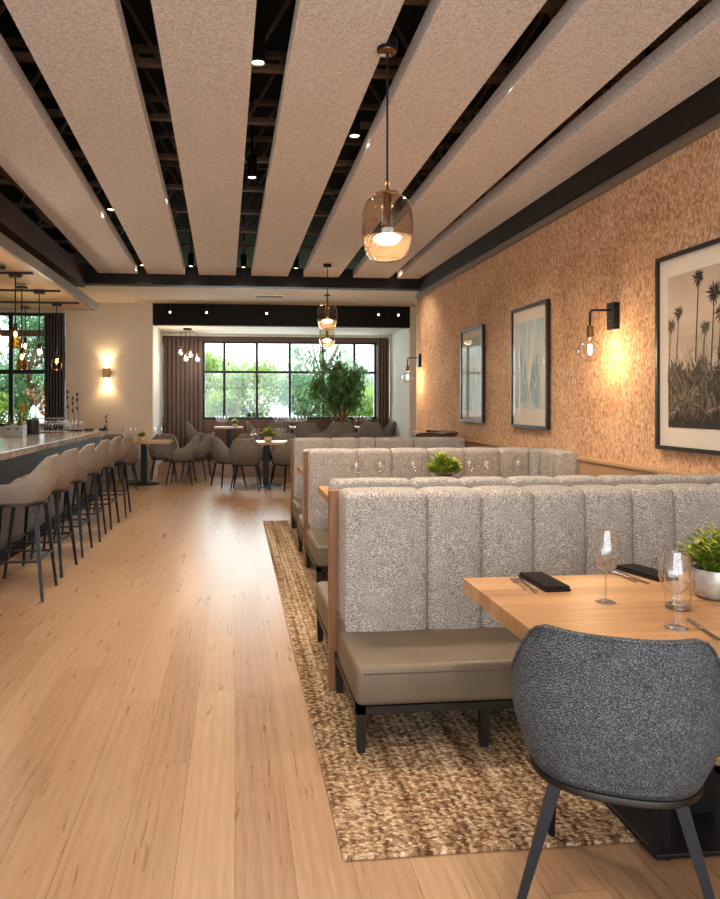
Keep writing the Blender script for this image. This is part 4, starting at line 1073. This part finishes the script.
# ------------------------------------------------------------------ garden outside
gm = BM(); box(gm, -30, 16.6, -0.3, 34, 60, -0.05); g = link('ground_lawn', gm, M['lawn']); g['kind'] = 'structure'
gm = BM(); box(gm, -30, 14.45, -0.3, -5.7, 16.6, -0.05); g = link('ground_lawn', gm, M['lawn']); g['kind'] = 'structure'
def garden_tree(name, label, x, y, h, w, n, mat, seed, trunk=0.9, leafL=0.14, airy=0.0, group='garden planting outside the windows'):
    t = thing(name, label, 'tree' if 'tree' in name else 'shrub', (x, y, -0.05), group=group)
    rng = random.Random(seed); tr, fo = BM(), BM()
    tube(tr, [(0, 0, 0), (0.05, 0.02, h * 0.4), (0.0, 0, h * 0.85)], [0.09, 0.07, 0.02], 8)
    cl = []
    for k in range(16):
        d = rnd_dir(rng); c = Vector((d.x * w * 0.62, d.y * w * 0.5, trunk + (h - trunk) * (0.5 + 0.42 * d.z))); cl.append((c, rng.uniform(0.28, 0.5) * w))
        tube(tr, [(0.02, 0, max(0.1, c.z * 0.55)), c], [0.04, 0.012], 6)
    for i in range(int(n * 2.6)):
        c, r = rng.choice(cl); d = rnd_dir(rng)
        p = c + Vector((d.x, d.y, d.z * 0.8)) * r * (rng.random() ** (0.35 + airy))
        if p.z < 0.05: continue
        dr = rnd_dir(rng); leaf(fo, p, dr, (0, 0, 1), leafL * rng.uniform(0.6, 1.1), leafL * 0.5, 0.2)
    link('trunk', tr, M['bark_tree'], t, True); link('crown', fo, M[mat], t)
gt = [('garden_shrub', 'bright green shrub outside beside the slat screen', -1.0, 19.6, 2.9, 1.25, 2600, 'leaf_far'),
      ('garden_shrub', 'yellow green shrub outside the second window bay', 0.55, 20.6, 2.7, 1.3, 2600, 'leaf_far'),
      ('garden_shrub', 'grey green bush outside the middle window bay', 1.95, 19.9, 2.35, 1.15, 2800, 'leaf_far2'),
      ('garden_shrub', 'bright green bush outside under the indoor tree', 3.35, 20.6, 2.6, 1.2, 2600, 'leaf_far'),
      ('garden_shrub', 'green shrub outside at the white wall end of the window', 4.75, 20.0, 2.7, 1.2, 2600, 'leaf_far'),
      ('garden_tree', 'pale airy tree rising outside the fourth window bay', 2.9, 24.5, 5.4, 1.9, 2300, 'leaf_pale'),
      ('garden_tree', 'pale tall tree outside behind the indoor tree', 5.9, 27.6, 6.2, 2.2, 3600, 'leaf_pale'),
      ('garden_shrub', 'pale green bushes edge outside the first window bay', -0.4, 23.5, 3.3, 1.9, 3200, 'leaf_far'),
      ('garden_tree', 'leafy green tree outside the bar window, closest to its dark screen', -5.15, 18.2, 4.2, 1.3, 3200, 'leaf_far2'),
      ('garden_tree', 'lighter green tree outside the bar window near the frame edge', -7.5, 20.6, 4.4, 1.4, 3200, 'leaf_far'),
      ('garden_shrub', 'low green shrub under the trees outside the bar window', -5.8, 17.6, 1.9, 1.0, 2200, 'leaf_far')]
for i, a in enumerate(gt): garden_tree(*a[:8], seed=40 + i, trunk=0.3 if a[0] == 'garden_shrub' else 1.2, airy=0.25 if 'airy' in a[1] else 0.0)

# ------------------------------------------------------------------ daylight
w = bpy.data.worlds.new('sky'); SC.world = w; w.use_nodes = True
nt = w.node_tree; nt.nodes.clear()
ow = nt.nodes.new('ShaderNodeOutputWorld'); bg = nt.nodes.new('ShaderNodeBackground')
bg.inputs[0].default_value = (0.86, 0.94, 1.0, 1); bg.inputs[1].default_value = 1.7
nt.links.new(bg.outputs[0], ow.inputs[0])
add_light('sun', 'SUN', (-10, 5, 20), 2.6, (1, 0.96, 0.88), (R(28), R(-42), 0), angle=R(2))
add_light('front_daylight', 'AREA', (-0.8, -2.9, 1.75), 78, (0.94, 0.97, 1.0), (R(90), 0, 0), shape='RECTANGLE', size=7.0, size_y=2.6)
add_light('window_daylight', 'AREA', (1.25, 16.55, 2.0), 75, (0.9, 0.96, 1.0), (R(90), 0, R(180)), shape='RECTANGLE', size=4.6, size_y=1.7)
# added fill spots without fixtures, over aisle, bar, booths and behind the camera
for x, y, p in ((-0.60, 3.4, 75), (-0.66, 7.2, 60), (0.92, 2.0, 75), (1.66, 4.4, 80), (1.70, 7.0, 70), (-1.26, 4.2, 60), (-0.5, 0.5, 80), (0.92, -0.5, 80)):
    add_light('fill_spot', 'SPOT', (x, y, 3.49), p, WARM, (0, 0, 0), spot_size=R(125), spot_blend=0.9, shadow_soft_size=0.06)

for x, p in ((-3.0, 7), (-1.9, 6), (0.2, 45), (1.6, 45)):  # added lamps tucked behind the cross beam to brighten the rear zone
    add_light('rear_fill_spot', 'SPOT', (x, 11.6, 3.38), p, WARM, (R(50), 0, 0), spot_size=R(120), spot_blend=1.0, shadow_soft_size=0.05)

# ------------------------------------------------------------------ camera
cd = bpy.data.cameras.new('camera'); cam = bpy.data.objects.new('camera', cd); COL.objects.link(cam)
cam.location = (0, 0, 1.5)
th = math.atan(74 / 720.0)
cam.rotation_euler = (R(90), 0, -th)
cd.sensor_fit = 'HORIZONTAL'; cd.sensor_width = 36.0; cd.lens = 36.0 * 720.0 / 720.0
cd.shift_x = (360 - 309) / 720.0; cd.shift_y = -(449.5 - 403) / 720.0
cd.clip_start = 0.05; cd.clip_end = 200
SC.camera = cam
vs = SC.view_settings
vs.view_transform = 'Standard'; vs.look = 'None'; vs.exposure = 1.12; vs.gamma = 1.0; vs.use_curve_mapping = False
SC.cycles.use_denoising = True
SC.cycles.max_bounces = 8; SC.cycles.diffuse_bounces = 4; SC.cycles.glossy_bounces = 3; SC.cycles.transparent_max_bounces = 24
SC.cycles.sample_clamp_indirect = 6.0
SC.cycles.caustics_reflective = False; SC.cycles.caustics_refractive = False
